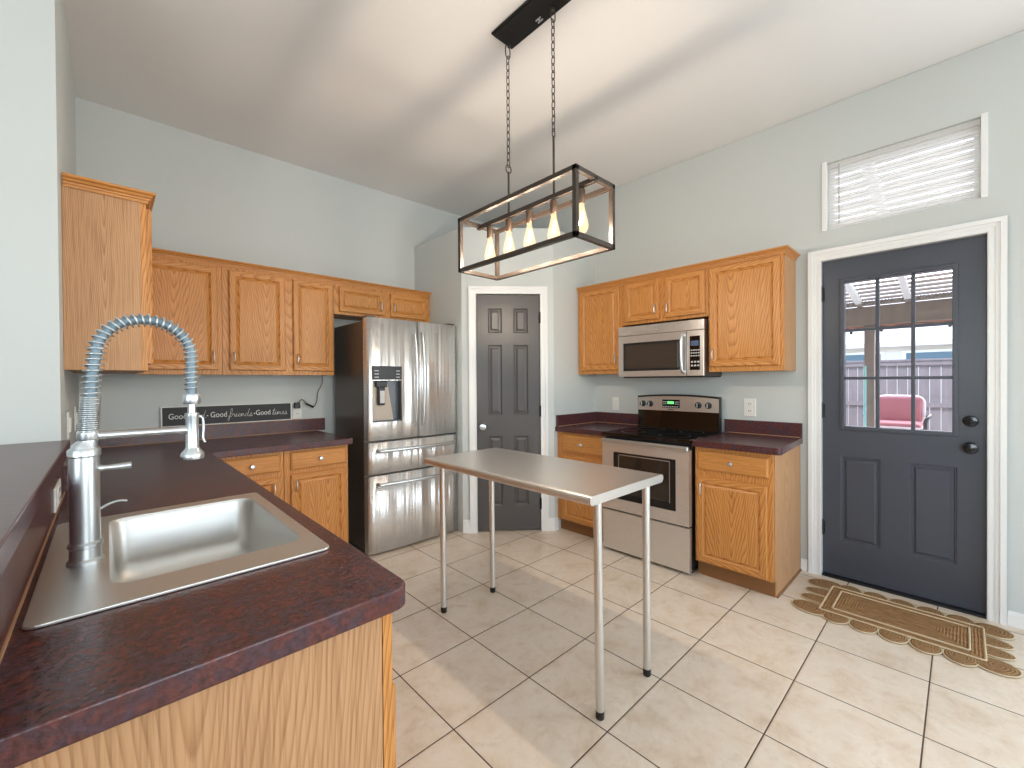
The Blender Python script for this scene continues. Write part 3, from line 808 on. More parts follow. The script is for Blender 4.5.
# coil spring round the hose: tight below, open along the arch
lens = [0]
for a, b in zip(path, path[1:]): lens.append(lens[-1] + (b - a).length)
tot = lens[-1]
def at(sv):
    for i in range(len(path) - 1):
        if lens[i + 1] >= sv:
            t = (sv - lens[i]) / max(lens[i + 1] - lens[i], 1e-9); p = path[i].lerp(path[i + 1], t); d = (path[i + 1] - path[i]).normalized(); return p, d
    return path[-1], (path[-1] - path[-2]).normalized()
coil = []; sv = .004; ang = 0; step = 14
while sv < tot - .012:
    p, d = at(sv); w = Vector((0, 1, 0)); u = w.cross(d)
    rad = .0158 if sv < .075 else .0156 - .0022 * (sv / tot)
    coil.append(p + (u * math.cos(ang) + w * math.sin(ang)) * rad)
    ang += 2 * math.pi / step
    sv += (.0045 if sv < .085 else .0125) / step
g = Geo().tube(coil, .0019, 6); g.build('spring', 'nickel', fa)
Geo().lathe([(.0165, .335), (.0185, .339), (.0185, .356), (.0165, .360)], (.189, 0, 0), seg=20).build('spring_collar', 'nickel', fa)
g = Geo().lathe([(.0, .200), (.0235, .200), (.0245, .206), (.0235, .214), (.0155, .224), (.0135, .230), (.0135, .300), (.0145, .303), (.0145, .312), (.009, .314), (.008, .345), (.0, .345)], (.189, 0, 0), seg=24)
hd = g.build('spray_head', 'nickel', fa)
g = Geo().tube(catmull([(.202, 0, .305), (.210, 0, .298), (.212, 0, .275), (.211, 0, .248), (.215, 0, .238)], 5), .003, 8); g.build('spray_trigger', 'nickel', hd)
Geo().tube([(.012, 0, .272), (.15, 0, .272), (.174, 0, .272)], [.0088, .0072, .0095], 12).tube([(.164, 0, .272), (.178, 0, .272)], .010, 12).build('docking_arm', 'nickel', fa)
g = Geo().tube([(.018, 0, .200), (.034, -.001, .200), (.076, -.004, .2005)], [.0085, .0055, .0080], 12); g.build('lever', 'nickel', fa)
g = Geo().tube(catmull([(.020, 0, .108), (.036, -.002, .118), (.054, -.004, .123), (.068, -.006, .121)], 5), [.004] * 16, 8, flat=.6); g.build('side_lever', 'nickel', fa)

# ------------------------------------------------------------------ wall plates
def plate(name, label, cat, loc, rz, w, h, kind, group=None):
    t = thing(name, label, cat, loc, rz, group)
    Geo().box(-w / 2, w / 2, -.006, 0, 0, h, .003).build('cover_plate', 'plate', t)
    if kind == 'outlet':
        for z in (h * .30, h * .70):
            o = Geo().prism(rounded([(-w * .22, z - h * .13, .006), (w * .22, z - h * .13, .006), (w * .22, z + h * .13, .006), (-w * .22, z + h * .13, .006)]), -.0085, -.005, axis='y').build('socket', 'plate', t)
            Geo().box(-w * .09, -w * .05, -.0092, -.0084, z - .004, z + .008).box(w * .05, w * .09, -.0092, -.0084, z - .003, z + .007).build('slot', 'black', o)
    else:
        n = 1 if kind == 'switch' else 2
        for k in range(n):
            x = (k - (n - 1) / 2) * .045
            Geo().box(x - .015, x + .015, -.011, -.005, h * .23, h * .77, .003).build('rocker', 'plate', t)
    return t
plate('wall_outlet', 'white outlet plate on the wall right of the stove', 'outlet', (XR, 1.066, 1.02), R(-90), .080, .130, 'outlet')
plate('light_switch', 'white switch plate on the wall between stove and pantry', 'switch', (XR, 2.196, 1.018), R(-90), .072, .118, 'switch')
plate('wall_outlet', 'white outlet plate above the backsplash with a black adapter plugged in', 'outlet', (1.108, YB, 1.0), 0, .068, .130, 'outlet')
plate('light_switch', 'white double switch plate on the far left wall just above the bar ledge', 'switch', (XL, 2.60, 1.06), R(90), .11, .115, 'double')
plate('light_switch', 'narrow white switch plate on the left wall, hidden partly by the faucet spring', 'switch', (XL, 3.12, 1.05), R(90), .07, .125, 'switch')
plate('wall_outlet', 'white outlet plate on the burgundy splash behind the faucet', 'outlet', (-.116, 1.90, .915), R(90), .19, .072, 'outlet')

# adapter and cord
ad = thing('power_adapter', 'black power adapter with cord plugged into the outlet beside the refrigerator', 'adapter', (1.100, YB - .009, 1.085))
Geo().box(-.022, .022, -.034, 0, -.002, .046, .006).build('plug_body', 'black', ad)
g = Geo().tube(catmull([(.01, -.02, .046), (.03, -.03, .068), (.055, -.03, .05), (.06, -.022, .035), (.075, -.02, .028)], 6), .003, 8)
g.tube(catmull([(.125, -.018, .004), (.14, -.014, .02), (.155, -.01, .06), (.165, -.01, .13), (.195, -.012, .19), (.20, -.012, .262)], 6), .0026, 8)
g.build('cord', 'black', ad)
Geo().tube([(.065, -.02, .035), (.125, -.018, .003)], .008, 10).build('cord_block', 'black', ad)

# ------------------------------------------------------------------ sign
sg = thing('word_sign', 'long black wooden sign with white words standing on the backsplash', 'sign', (.66, YB - .011, .9955))
SW, SH = .806, .136
Geo().box(-SW / 2 + .006, SW / 2 - .006, -.004, .006, .006, SH - .006).build('board', 'sign_black', sg)
Geo().grid(-SW / 2, SW / 2, 0, SH, [(-SW / 2 + .008, SW / 2 - .008, .005, SH - .005)], -.007, .008).build('frame', 'chalk', sg)
GL = {
 'f': ([(-.1, .05), (.22, .35), (.50, 1.0), (.52, 1.35), (.36, 1.38), (.24, .9), (.14, .2), (.04, -.45), (-.12, -.62), (-.16, -.40), (.05, -.05), (.42, .12)], .42),
 'o': ([(.05, .1), (.10, .42), (.34, .55), (.46, .34), (.36, .06), (.16, .02), (.06, .24), (.18, .5), (.40, .46), (.62, .42)], .56),
 'd': ([(.44, .46), (.20, .52), (.05, .24), (.14, .02), (.34, .12), (.48, .5), (.72, 1.30), (.58, .8), (.44, .16), (.54, .0), (.78, .15)], .70),
 'r': ([(-.05, .05), (.12, .40), (.20, .62), (.22, .48), (.40, .50), (.36, .2), (.40, .02), (.62, .14)], .52),
 'i': ([(-.05, .08), (.14, .40), (.20, .52), (.14, .18), (.20, .01), (.40, .14)], .34),
 'e': ([(-.05, .08), (.22, .20), (.36, .42), (.24, .54), (.10, .30), (.14, .04), (.32, .02), (.52, .18)], .46),
 'n': ([(-.04, .02), (.08, .36), (.14, .50), (.10, .04), (.22, .38), (.38, .50), (.40, .2), (.44, .02), (.64, .14)], .58),
 's': ([(-.08, .02), (.18, .36), (.28, .60), (.30, .36), (.38, .12), (.20, -.04), (.04, .06), (.24, .08), (.52, .14)], .42),
 't': ([(-.05, .05), (.18, .50), (.36, 1.10), (.22, .55), (.14, .14), (.22, .0), (.44, .14)], .38),
 'm': ([(-.04, .02), (.08, .36), (.14, .50), (.10, .04), (.22, .38), (.34, .50), (.32, .04), (.44, .38), (.58, .50), (.58, .2), (.62, .02), (.82, .14)], .76),
}
def script(g, word, x, z, k):
    for ch in word:
        P, adv = GL[ch]
        g.tube([(x + p.x * k, -.0052, z + p.y * k) for p in catmull([(a, b, 0) for a, b in P], 6)], .0020, 6, flat=.5)
        if ch == 'i': g.tube([(x + .26 * k, -.0052, z + .78 * k), (x + .28 * k, -.0052, z + .80 * k)], .0024, 6)
        if ch == 't': g.tube([(x + .06 * k, -.0052, z + .72 * k), (x + .46 * k, -.0052, z + .84 * k)], .0018, 6)
        x += adv * k
    return x
g = Geo()
rotm = lambda x, z: Matrix.Translation((x, -.0046, z)) @ Matrix.Rotation(R(90), 4, 'X')
for x in (-.313, -.080, .202): g.mesh(text_mesh('Good', .054), rotm(x, .067) @ Matrix.Diagonal((.80, 1, 1, 1)))
for x in (-.147, .144):
    g.lathe([(.0045, -.0052), (.0045, -.0046)], (x, 0, .064), 'y', 10)
script(g, 'food', -.252, .048, .042); script(g, 'friends', -.019, .047, .043); script(g, 'times', .264, .047, .044)
g.build('lettering', 'chalk', sg)

# ------------------------------------------------------------------ refrigerator
fX0, fX1, fY = 1.378, 2.173, 2.98
fr = thing('refrigerator', 'stainless french-door refrigerator with ice dispenser, left of the pantry', 'refrigerator', ((fX0 + fX1) / 2, 3.3, 0))
OX, OY = -(fX0 + fX1) / 2, -3.3
W2 = (fX1 - fX0) / 2
g = Geo().box(-W2, W2, 3.058 + OY, 3.60 + OY, .03, 1.745, .006); g.build('cabinet_body', 'fridge_side', fr)
Geo().box(-W2 + .02, W2 - .02, 3.10 + OY, 3.55 + OY, 0, .03).build('base_grille', 'black', fr)
yF = fY + OY
def bow(x): return yF - .012 * (1 - (x / W2) ** 2)
def fridge_panel(name, x0, x1, z0, z1, hole=None):
    """bowed door skin with thickness, rounded outer edges"""
    N = 14; xs = [x0 + (x1 - x0) * k / N for k in range(N + 1)]
    if hole: xs = sorted(set(xs + [hole[0], hole[1]]))
    zs = sorted({z0, z1, *( [hole[2], hole[3]] if hole else [])})
    t = bmesh.new(); V = {}
    def v(x, z, back):
        k = (x, z, back)
        if k not in V:
            y = bow(x) + (.008 if min(x - x0, x1 - x) < 1e-6 else 0)
            V[k] = t.verts.new((x, (3.050 + OY) if back else y, z))
        return V[k]
    for a, b in zip(xs, xs[1:]):
        for c, d in zip(zs, zs[1:]):
            if hole and a >= hole[0] - 1e-9 and b <= hole[1] + 1e-9 and c >= hole[2] - 1e-9 and d <= hole[3] + 1e-9: continue
            t.faces.new((v(a, c, 0), v(b, c, 0), v(b, d, 0), v(a, d, 0)))
    for z, fl in ((z0, 0), (z1, 1)):
        for a, b in zip(xs, xs[1:]): t.faces.new((v(a, z, 0), v(a, z, 1), v(b, z, 1), v(b, z, 0)))
    for x in (x0, x1):
        for c, d in zip(zs, zs[1:]): t.faces.new((v(x, c, 0), v(x, d, 0), v(x, d, 1), v(x, c, 1)))
    bmesh.ops.recalc_face_normals(t, faces=t.faces)
    g = Geo(); g._take(t, False)
    for f in g.bm.faces:
        if abs(f.normal.y) > .8: f.smooth = True
    return g.build(name, 'steel_fridge', fr)
seam = 1.790 + OX
hole = (1.412 + OX, 1.645 + OX, .990, 1.300)
dl = fridge_panel('left_door', -W2, seam - .004, .855, 1.765, hole)
dr = fridge_panel('right_door', seam + .004, W2, .855, 1.765)
d1_ = fridge_panel('upper_drawer', -W2, W2, .606, .840)
d2_ = fridge_panel('freezer_drawer', -W2, W2, .022, .592)
# dispenser
hx0, hx1 = hole[0], hole[1]; hm = (hx0 + hx1) / 2; yb = bow(hm)
g = Geo().box(hx0 - .004, hx1 + .004, yb - .004, yb + .02, 1.306, 1.408, .003); cp = g.build('control_panel', 'black', dl)
g = Geo()
for x in (hx0 + .030, hx1 - .030):
    for z in (1.325, 1.348, 1.372): g.box(x - .016, x + .016, yb - .0052, yb - .0038, z - .003, z + .003); 
g.build('icons', 'grey_key', cp)
g = Geo()
g.box(hx0 + .002, hx1 - .002, yb + .052, yb + .056, .990, 1.30)
g.box(hx0, hx0 + .003, yb + .004, yb + .054, .990, 1.30).box(hx1 - .003, hx1, yb + .004, yb + .054, .990, 1.30)
g.box(hx0, hx1, yb + .004, yb + .054, 1.297, 1.30).box(hx0, hx1, yb + .002, yb + .054, .990, .998)
g.build('dispenser_recess', 'dispenser', dl)
Geo().prism([(hx0 + .02, 1.296), (hx0 + .135, 1.296), (hx0 + .185, 1.0), (hx0 + .004, 1.0), (hx0 + .004, 1.28)], yb + .040, yb + .053, axis='y').build('splash_back', 'dispenser_back', dl)
g = Geo().box(hx0 + .035, hx0 + .125, yb + .012, yb + .05, 1.25, 1.297, .006).box(hx0 + .050, hx0 + .105, yb + .010, yb + .035, 1.115, 1.255, .008)
pd = g.build('ice_chute', 'black', dl)
Geo().box(hx0 + .062, hx0 + .100, yb + .006, yb + .014, 1.13, 1.225, .004).build('paddle', 'grey_key', pd)
def bar_v(par, x, za, zb):
    P = [(x, bow(x) + .004, za), (x, bow(x) - .022, za + .03), (x, bow(x) - .046, (za + zb) / 2), (x, bow(x) - .022, zb - .03), (x, bow(x) + .004, zb)]
    Geo().tube(catmull(P, 8), .0115, 12).build('handle', 'nickel', par)
bar_v(dl, seam - .034, .955, 1.672); bar_v(dr, seam + .034, .955, 1.672)
def bar_h(par, z):
    xa, xb = 1.447 + OX, 2.120 + OX
    P = [(xa, bow(xa) + .004, z), (xa + .004, bow(xa) - .030, z), (xa + .06, bow(xa + .06) - .036, z), (0, bow(0) - .046, z), (xb - .06, bow(xb - .06) - .036, z), (xb - .004, bow(xb) - .030, z), (xb, bow(xb) + .004, z)]
    Geo().tube(catmull(P, 6), .0142, 12).build('handle', 'nickel', par)
bar_h(d1_, .778); bar_h(d2_, .528)
for x in (-W2 + .04, W2 - .04): Geo().box(x - .035, x + .035, 3.0 + OY, 3.10 + OY, 1.7655, 1.782, .005).build('hinge_cover', 'fridge_side', fr)

# ------------------------------------------------------------------ microwave (local x from pantry side towards door)
mw = thing('microwave', 'stainless over-the-range microwave mounted above the stove', 'microwave', (XR, 1.947, 1.308), R(-90))
w, h, d = .692, .414, .345
Geo().box(.004, w - .004, -d + .022, -.002, .012, h, .003).build('case', 'fridge_side', mw)
Geo().box(.03, w - .012, -d + .03, -.002, .0, .012).build('underside', 'black', mw)
Geo().box(0, w, -d, -d + .026, h - .075, h - .002, .004).build('vent_grille', 'steel', mw)
xd = .566
g = Geo().grid(0, xd - .002, .010, h - .078, [(.045, .520, .055, h - .135)], -d, -d + .022); dd = g.build('door', 'steel', mw)
g = Geo().nest(.045, .520, .055, h - .135, [(0, -d), (.004, -d + .004), (.006, -d + .004)]); g.build('window_frame', 'black', dd)
Geo().nest(.062, .503, .074, h - .155, [(0, -d + .0035), (.002, -d + .0025)]).build('window', 'mw_glass', dd)
P = [(.545, -d + .002, h - .108), (.545, -d - .030, h - .122), (.545, -d - .040, h * .45), (.545, -d - .030, .055), (.545, -d + .002, .042)]
Geo().tube(catmull(P, 6), .0105, 12).build('handle', 'nickel', dd)
Geo().box(xd + .002, w, -d, -d + .022, .010, h - .078, .003).build('control_side', 'steel', mw)
cp = Geo().box(xd + .026, w - .026, -d - .003, -d + .004, .052, h - .118, .002).build('control_panel', 'black_glass', mw)
g = Geo()
for r in range(3):
    for c in range(4): g.box(xd + .034 + c * .017, xd + .046 + c * .017, -d - .0042, -d - .0028, .150 + r * .020, .158 + r * .020)
for r in range(2):
    for c in range(3): g.box(xd + .036 + c * .023, xd + .050 + c * .023, -d - .0042, -d - .0028, .078 + r * .026, .090 + r * .026)
g.build('keypad', 'grey_key', cp)
Geo().box(xd + .034, w - .036, -d - .0042, -d - .0028, .225, .262).build('display', 'led_blue', cp)
Geo().lathe([(.010, -d - .0015), (.010, -d)], (w * .47, 0, h - .040), 'y', 16).box(w * .47 - .018, w * .47 + .018, -d - .0012, -d, h - .0425, h - .0375).build('badge', 'grey_key', mw)

# ------------------------------------------------------------------ range
rg = thing('range', 'stainless freestanding electric range with black glass cooktop', 'stove', (XR, 1.898, 0), R(-90))
w, d = .674, .655
Geo().box(0.001, w - .001, -d + .045, -.03, .03, .872, .002).build('body', 'black', rg)
for x in (.03, w - .03):
    for y in (-d + .08, -.08): Geo().lathe([(.014, 0), (.014, .010), (.008, .012), (.008, .032)], (x, y, 0), 'z', 12).build('foot', 'black', rg)
ck = Geo().box(-.003, w + .003, -d + .008, -.05, .872, .897, .004).build('cooktop', 'black_glass', rg)
for x, y, r in ((.17, -.49, .085), (.50, -.49, .105), (.17, -.22, .105), (.50, -.22, .085)):
    t = bmesh.new(); N = 40
    A = [t.verts.new((x + math.cos(2 * math.pi * k / N) * r, y + math.sin(2 * math.pi * k / N) * r, .8974)) for k in range(N)]
    B = [t.verts.new((x + math.cos(2 * math.pi * k / N) * (r - .003), y + math.sin(2 * math.pi * k / N) * (r - .003), .8974)) for k in range(N)]
    for k in range(N): t.faces.new((A[k], A[(k + 1) % N], B[(k + 1) % N], B[k]))
    g = Geo(); g._take(t); g.build('burner_ring', 'fridge_side', ck)
# oven door with full-width handle
g = Geo().grid(.002, w - .002, .325, .826, [(.100, w - .092, .410, .757)], -d, -d + .04); dd = g.build('oven_door', 'steel', rg)
Geo().nest(.100, w - .092, .410, .757, [(0, -d), (.0, -d + .006), (.002, -d + .006)]).build('window_surround', 'black', dd)
Geo().nest(.142, w - .134, .458, .738, [(0, -d + .0055), (.004, -d + .0025)]).build('window', 'oven_dark', dd)
g = Geo().box(.142, w - .134, -d + .0005, -d + .004, .736, .742).box(.142, .146, -d + .0005, -d + .004, .458, .742).box(w - .138, w - .134, -d + .0005, -d + .004, .458, .742)
g.build('window_trim', 'nickel', dd)
Geo().box(0, w, -d - .022, -d + .012, .819, .853, .010, 3).build('handle', 'nickel', dd)
Geo().box(.002, w - .002, -d + .002, -d + .04, .022, .314, .004).build('storage_drawer', 'steel', rg)
Geo().box(.006, w - .006, -d + .02, -d + .045, .314, .326).build('door_gap', 'black', rg)
bx, wb = -.018, .668
# backguard: black riser below, steel console with arched black cap above
Geo().prism([(-.105, .897), (-.080, 1.05), (-.050, 1.05), (-.050, .897)], bx + .004, bx + wb - .004, axis='x').build('riser', 'black_glass', rg)
N = 16
topz = lambda u: 1.158 + .016 * (1 - (2 * u - 1) ** 2)
def arc(z_lo, dz, x0, x1): return [(x0, z_lo)] + [(x1, z_lo)] + [(x1 + (x0 - x1) * k / N, topz(((x1 + (x0 - x1) * k / N) - bx) / wb) + dz) for k in range(N + 1)]
cs = Geo().prism(arc(1.04, -.012, bx + .002, bx + wb - .002), -.094, -.052, axis='y').build('console', 'steel', rg)
poly = [(bx + wb - wb * k / N, topz(1 - k / N)) for k in range(N + 1)] + [(bx + wb * k / N, topz(k / N) - .014) for k in range(N + 1)]
Geo().prism(poly, -.097, -.050, axis='y').build('console_cap', 'black', rg)
Geo().box(bx - .002, bx + .006, -.09, -.050, .90, 1.152).box(bx + wb - .006, bx + wb + .002, -.09, -.050, .90, 1.152).build('console_end', 'black', rg)
for x in (.030, .097, w - .176, w - .100):
    k = Geo().lathe([(.025, -.094), (.025, -.100), (.020, -.102), (.018, -.118), (0, -.119)], (x, 0, 1.093), 'y', 20).build('knob', 'black', rg)
    Geo().box(x - .003, x + .003, -.127, -.116, 1.076, 1.110, .002).build('grip', 'nickel', k)
dp = Geo().box(.203, .350, -.097, -.092, 1.064, 1.130, .002).build('display_panel', 'black_glass', cs)
Geo().box(.247, .303, -.0982, -.0966, 1.096, 1.118).build('clock', 'led_green', dp)
g = Geo()
for c in range(7): g.box(.211 + c * .019, .223 + c * .019, -.0982, -.0966, 1.070, 1.078)
for c in (.211, .228, .313, .330): g.box(c, c + .012, -.0982, -.0966, 1.092, 1.100); g.box(c, c + .012, -.0982, -.0966, 1.108, 1.116)
g.build('buttons', 'grey_key', dp)
g = Geo()
for c in range(5): g.box(.253 + c * .0095, .260 + c * .0095, -.0948, -.0936, 1.046, 1.053)
g.build('badge', 'fridge_side', cs)

# ------------------------------------------------------------------ stainless table
tb = thing('work_table', 'narrow stainless steel work table on four tube legs in the middle of the floor', 'table', (1.527, 1.468, 0))
hw, y0, y1, zt, th = .275, -.537, .578, .866, .036
TX = .014
prof = []
for k in range(9):
    a = math.pi / 2 + math.pi * k / 8; prof.append((-hw + th / 2 + math.cos(a) * th / 2, zt - th / 2 + math.sin(a) * th / 2))
prof += [(-hw + .03, zt - th), (-hw + .03, zt - .004), (hw - .03, zt - .004), (hw - .03, zt - th)]
for k in range(9):
    a = -math.pi / 2 + math.pi * k / 8; prof.append((hw - th / 2 + math.cos(a) * th / 2, zt - th / 2 + math.sin(a) * th / 2))
prof = [(a + TX, b) for a, b in prof]
g = Geo().prism(prof, y0, y1, axis='y')
# flat end aprons with the same rounded outline
cap = [(TX - hw + th / 2 + math.cos(math.pi / 2 + math.pi * k / 8) * th / 2, zt - th / 2 + math.sin(math.pi / 2 + math.pi * k / 8) * th / 2) for k in range(9)]
cap += [(TX + hw - th / 2 + math.cos(-math.pi / 2 + math.pi * k / 8) * th / 2, zt - th / 2 + math.sin(-math.pi / 2 + math.pi * k / 8) * th / 2) for k in range(9)]
g.prism(cap, y0 - .003, y0 + .002, axis='y'); g.prism(cap, y1 - .002, y1 + .003, axis='y')
g.build('tabletop', 'steel_table', tb)
for x, y in ((-.174, -.517), (.173, -.520), (-.172, .527), (.174, .510)):
    l = Geo().tube([(x, y, .03), (x - (.010 if x < 0 and y < 0 else .002), y, zt - .006)], .0165, 20).build('leg', 'galv', tb)
    Geo().lathe([(.0, 0), (.014, 0), (.0165, .004), (.0172, .032), (.0, .032)], (x, y, 0), 'z', 16).build('foot', 'black', l)

# ------------------------------------------------------------------ pendant light
lx, ly0, ly1, lz0, lz1 = 1.517, 1.070, 1.866, 1.874, 2.163
pl = thing('pendant_light', 'black open-frame linear pendant with five lit bulbs hanging by two chains', 'light', (lx, 1.468, lz0))
B = .010; hx = .131; hy = (ly1 - ly0) / 2; hz = lz1 - lz0
fm = Geo()
for x in (-hx, hx):
    for z in (B, hz - B): fm.box(x - B, x + B, -hy, hy, z - B, z + B, .001)
for y in (-hy + B, hy - B):
    for z in (B, hz - B): fm.box(-hx, hx, y - B, y + B, z - B, z + B, .001)
    for x in (-hx, hx): fm.box(x - B, x + B, y - B, y + B, 0, hz, .001)
fm.build('frame', 'dark_metal', pl)
Geo().box(-B, B, -hy, hy, hz - .03, hz - .008, .001).build('socket_bar', 'dark_metal', pl)
by = [1.765, 1.615, 1.468, 1.310, 1.150]
for y in by:
    yy = y - 1.468
    sk_ = Geo().lathe([(.005, hz - .018), (.005, hz - .035), (.016, hz - .038), (.0175, hz - .045), (.0175, hz - .095), (.015, hz - .10), (0, hz - .10)], (0, yy, 0), 'z', 16).build('socket', 'socket', pl)
    zb = hz - .10
    bb = Geo().lathe([(.012, zb), (.013, zb - .012), (.018, zb - .035), (.026, zb - .070), (.030, zb - .092), (.029, zb - .108), (.022, zb - .122), (.010, zb - .131), (0, zb - .132)], (0, yy, 0), 'z', 20).build('bulb', 'bulb', pl)
    P = []
    for k in range(25):
        a = 2 * math.pi * k / 24; P.append((.008 * math.cos(a * 2.5), yy + .008 * math.sin(a * 2.5), zb - .03 - .065 * abs(math.sin(a * 2.5 / 2))))
    Geo().tube(P, .0032, 6).build('filament', 'filament', bb)
    ld = lamp('bulb_glow', 'POINT', (0, yy, zb - .085), 11.5, (1, .83, .66), shadow_soft_size=.02); ld.parent = bb
canz = 3.016 - lz0
cn = Geo().box(-.098, .032, -.345, .150, canz, ZC - lz0 - .0215, .002).box(-.104, .038, -.351, .156, canz + .008, ZC - lz0 - .0215, .002).build('canopy', 'canopy', pl)
Geo().box(-.010, -.006, -.09, -.06, canz - .006, canz).box(.006, .010, -.09, -.06, canz - .006, canz).box(-.008, .008, -.077, -.073, canz - .006, canz).build('canopy_screw', 'grey_key', cn)
for y in (1.615, 1.308):
    yy = y - 1.468
    Geo().tube([(0, yy, hz - .03), (0, yy, hz + (.205 if y > 1.5 else .26))], .0055, 10).build('stem', 'dark_metal', pl)
    g = Geo()
    def link(zc, hl, wl, r, turn):
        P = []
        for k in range(20):
            a = 2 * math.pi * k / 20
            u = wl * math.cos(a); v = hl * (1 if math.sin(a) > 0 else -1) * abs(math.sin(a)) ** .7
            P.append((u if turn else 0, yy + (0 if turn else u), zc + v))
        g.tube(P, r, 6, closed=True)
    eb = hz + (.220 if y > 1.5 else .275)
    link(eb, .020, .018 if y > 1.5 else .009, .0028, True)
    zz = eb + .012; top = canz - .055; n = int((top - zz) / .034); st = (top - zz) / n
    for k in range(n): link(zz + st * (k + .5), st * .5 + .004, .0085, .0024, k % 2 == 0)
    link(canz - .030, .034, .016, .003, True)
    g.tube([(0, min(yy, .138), canz + .001), (0, min(yy, .138), canz - .012)], .008, 10)
    g.build('chain', 'dark_metal', pl)

# ------------------------------------------------------------------ jute mat
rugc = (3.052, .238)
rm = thing('door_mat', 'braided jute mat with scalloped edges on the tiles before the back door', 'mat', (rugc[0], rugc[1], 0))
HX, HY = .185, .312
Geo().box(-HX, HX, -HY, HY, .001, .011, .004).build('outer_braid', 'jute_rect', rm)
Geo().box(-HX + .05, HX - .05, -HY + .05, HY - .05, .010, .014, .002).build('center_braid', 'jute_rect', rm)
g = Geo()
for hx_, hy_, z in ((HX, HY, .011), (HX - .05, HY - .05, .014)):
    P = rect(-hx_, hx_, -hy_, hy_, .012)
    g.tube([(x, y, z) for x, y in P], .0045, 6, closed=True)
g.build('border_cord', 'cord', rm)
def scallop(x, y, rx, ry, rz=0):
    t = bmesh.new(); N = 28
    c = t.verts.new((0, 0, .010)); rings = []
    for rr, z in ((.35, .0105), (.7, .0105), (.92, .009), (1, .004), (1, .001)):
        rings.append([t.verts.new((math.cos(2 * math.pi * k / N) * rr, math.sin(2 * math.pi * k / N) * rr, z)) for k in range(N)])
    for k in range(N): t.faces.new((c, rings[0][k], rings[0][(k + 1) % N]))
    for A, B_ in zip(rings, rings[1:]):
        for k in range(N): t.faces.new((A[k], B_[k], B_[(k + 1) % N], A[(k + 1) % N]))
    t.faces.new(rings[-1][::-1]); bmesh.ops.recalc_face_normals(t, faces=t.faces)
    g = Geo(); g._take(t, True)
    o = g.build('scallop', 'jute', rm, (x, y, 0)); o.scale = (rx, ry, 1); o.rotation_euler = (0, 0, rz)
    g = Geo(); g.tube([(math.cos(2 * math.pi * k / N) * rx * 1.02, math.sin(2 * math.pi * k / N) * ry * 1.02, .006) for k in range(N)], .0032, 6, closed=True)
    e = g.build('edge_cord', 'cord', rm, (x, y, 0)); e.rotation_euler = (0, 0, rz)
for sx in (-1, 1):
    for k in range(5): scallop(sx * (HX + .030), -.232 + k * .116, .072 if sx < 0 else .055, .056)
    for sy in (-1, 1): scallop(sx * (HX + .010), sy * (HY + (.040 if sy > 0 else .030)), .068, .088 if sy > 0 else .072, R(20) * sx * sy)
for sy in (-1, 1):
    for x in (-.055, .055): scallop(x, sy * (HY + (.032 if sy > 0 else .022)), .048, .080 if sy > 0 else .070)

# ------------------------------------------------------------------ outdoors, seen through the back door
struct('ground', Geo().box(3.52, 26, -14, 18, -.2, -.08), 'concrete')
pc = thing('patio_cover', 'open slatted patio cover with a wooden beam outside the back door', 'pergola', (7.2, .5, -.08))
o_ = (-7.2, -.5, .08)
g = Geo().box(7.12, 7.26, -5, 6, 1.98, 2.22, .006); g.build('beam', 'beam', pc, o_)
g = Geo().box(7.27, 7.31, -5, 6, 1.93, 2.00, .004); g.build('fascia', 'cedar', pc, o_)
slope = lambda x: 2.93 - (x - 3.53) * (2.93 - 2.30) / (7.2 - 3.53)
for y in (-2.6, -.9, .46, .93, 2.6):
    Geo().prism([(3.53, slope(3.53) - .12), (7.26, slope(7.26) - .07), (7.26, slope(7.26)), (3.53, slope(3.53) - .01)], y - .03, y + .03, axis='y').build('rafter', 'white', pc, o_)
g = Geo()
for k in range(26):
    x = 3.6 + k * .142; g.box(x - .054, x + .054, -5, 6, slope(x), slope(x) + .018)
g.build('slats', 'lattice', pc, o_)
g = Geo()
poly = []
N = 90
for k in range(N + 1): poly.append((-5 + 11 * k / N, 2.245 + .018 * math.sin(k * math.pi)))
for k in range(150):
    y = -2 + k * .032; g.box(7.06, 7.10, y, y + .017, 2.235, 2.285, .003)
g.box(7.08, 7.11, -5, 6, 2.225, 2.28)
g.build('corrugated_edge', 'lattice', pc, o_)
Geo().box(7.14, 7.24, .78, .88, -.08, 1.98, .004).build('post', 'beam', pc, o_)
tag(Geo().tube([(7.05, .862, -.08), (7.05, .862, 1.45)], .015, 12).build('garden_pole', 'teal'), 'thin pale teal pole standing out on the patio, left of the red chair', 'pole')
sl = thing('string_lights', 'string of small bulbs hung under the patio beam', 'string lights', (7.05, .5, 1.97))
P = [(.0, -.9 + .1 * k, -.012 - .02 * math.sin(k * math.pi / 4) ** 2) for k in range(19)]
Geo().tube(P, .004, 6).build('cable', 'black', sl)
for k in (2, 5, 8, 11, 14, 16):
    Geo().lathe([(.008, 0), (.010, -.03), (.018, -.05), (.012, -.068), (0, -.072)], P[k], 'z', 10).build('bulb', 'black', sl)
fn = thing('fence', 'weathered board fence across the yard beyond the patio', 'fence', (10.5, .5, -.08))
o_ = (-10.5, -.5, .08)
g = Geo(); rr = random.Random(3)
for k in range(64):
    y = -4 + k * .142; x = rr.uniform(-.006, .006)
    g.box(10.5 + x, 10.52 + x, y, y + .136, -.08, 1.60 + rr.uniform(-.006, .006), .002)
g.build('boards', 'fence', fn, o_)
Geo().box(10.46, 10.50, -4, 5.1, 1.52, 1.60, .003).build('rail', 'fence', fn, o_)
Geo().box(10.46, 10.50, -4, 5.1, .78, .86, .003).build('rail', 'fence', fn, o_)
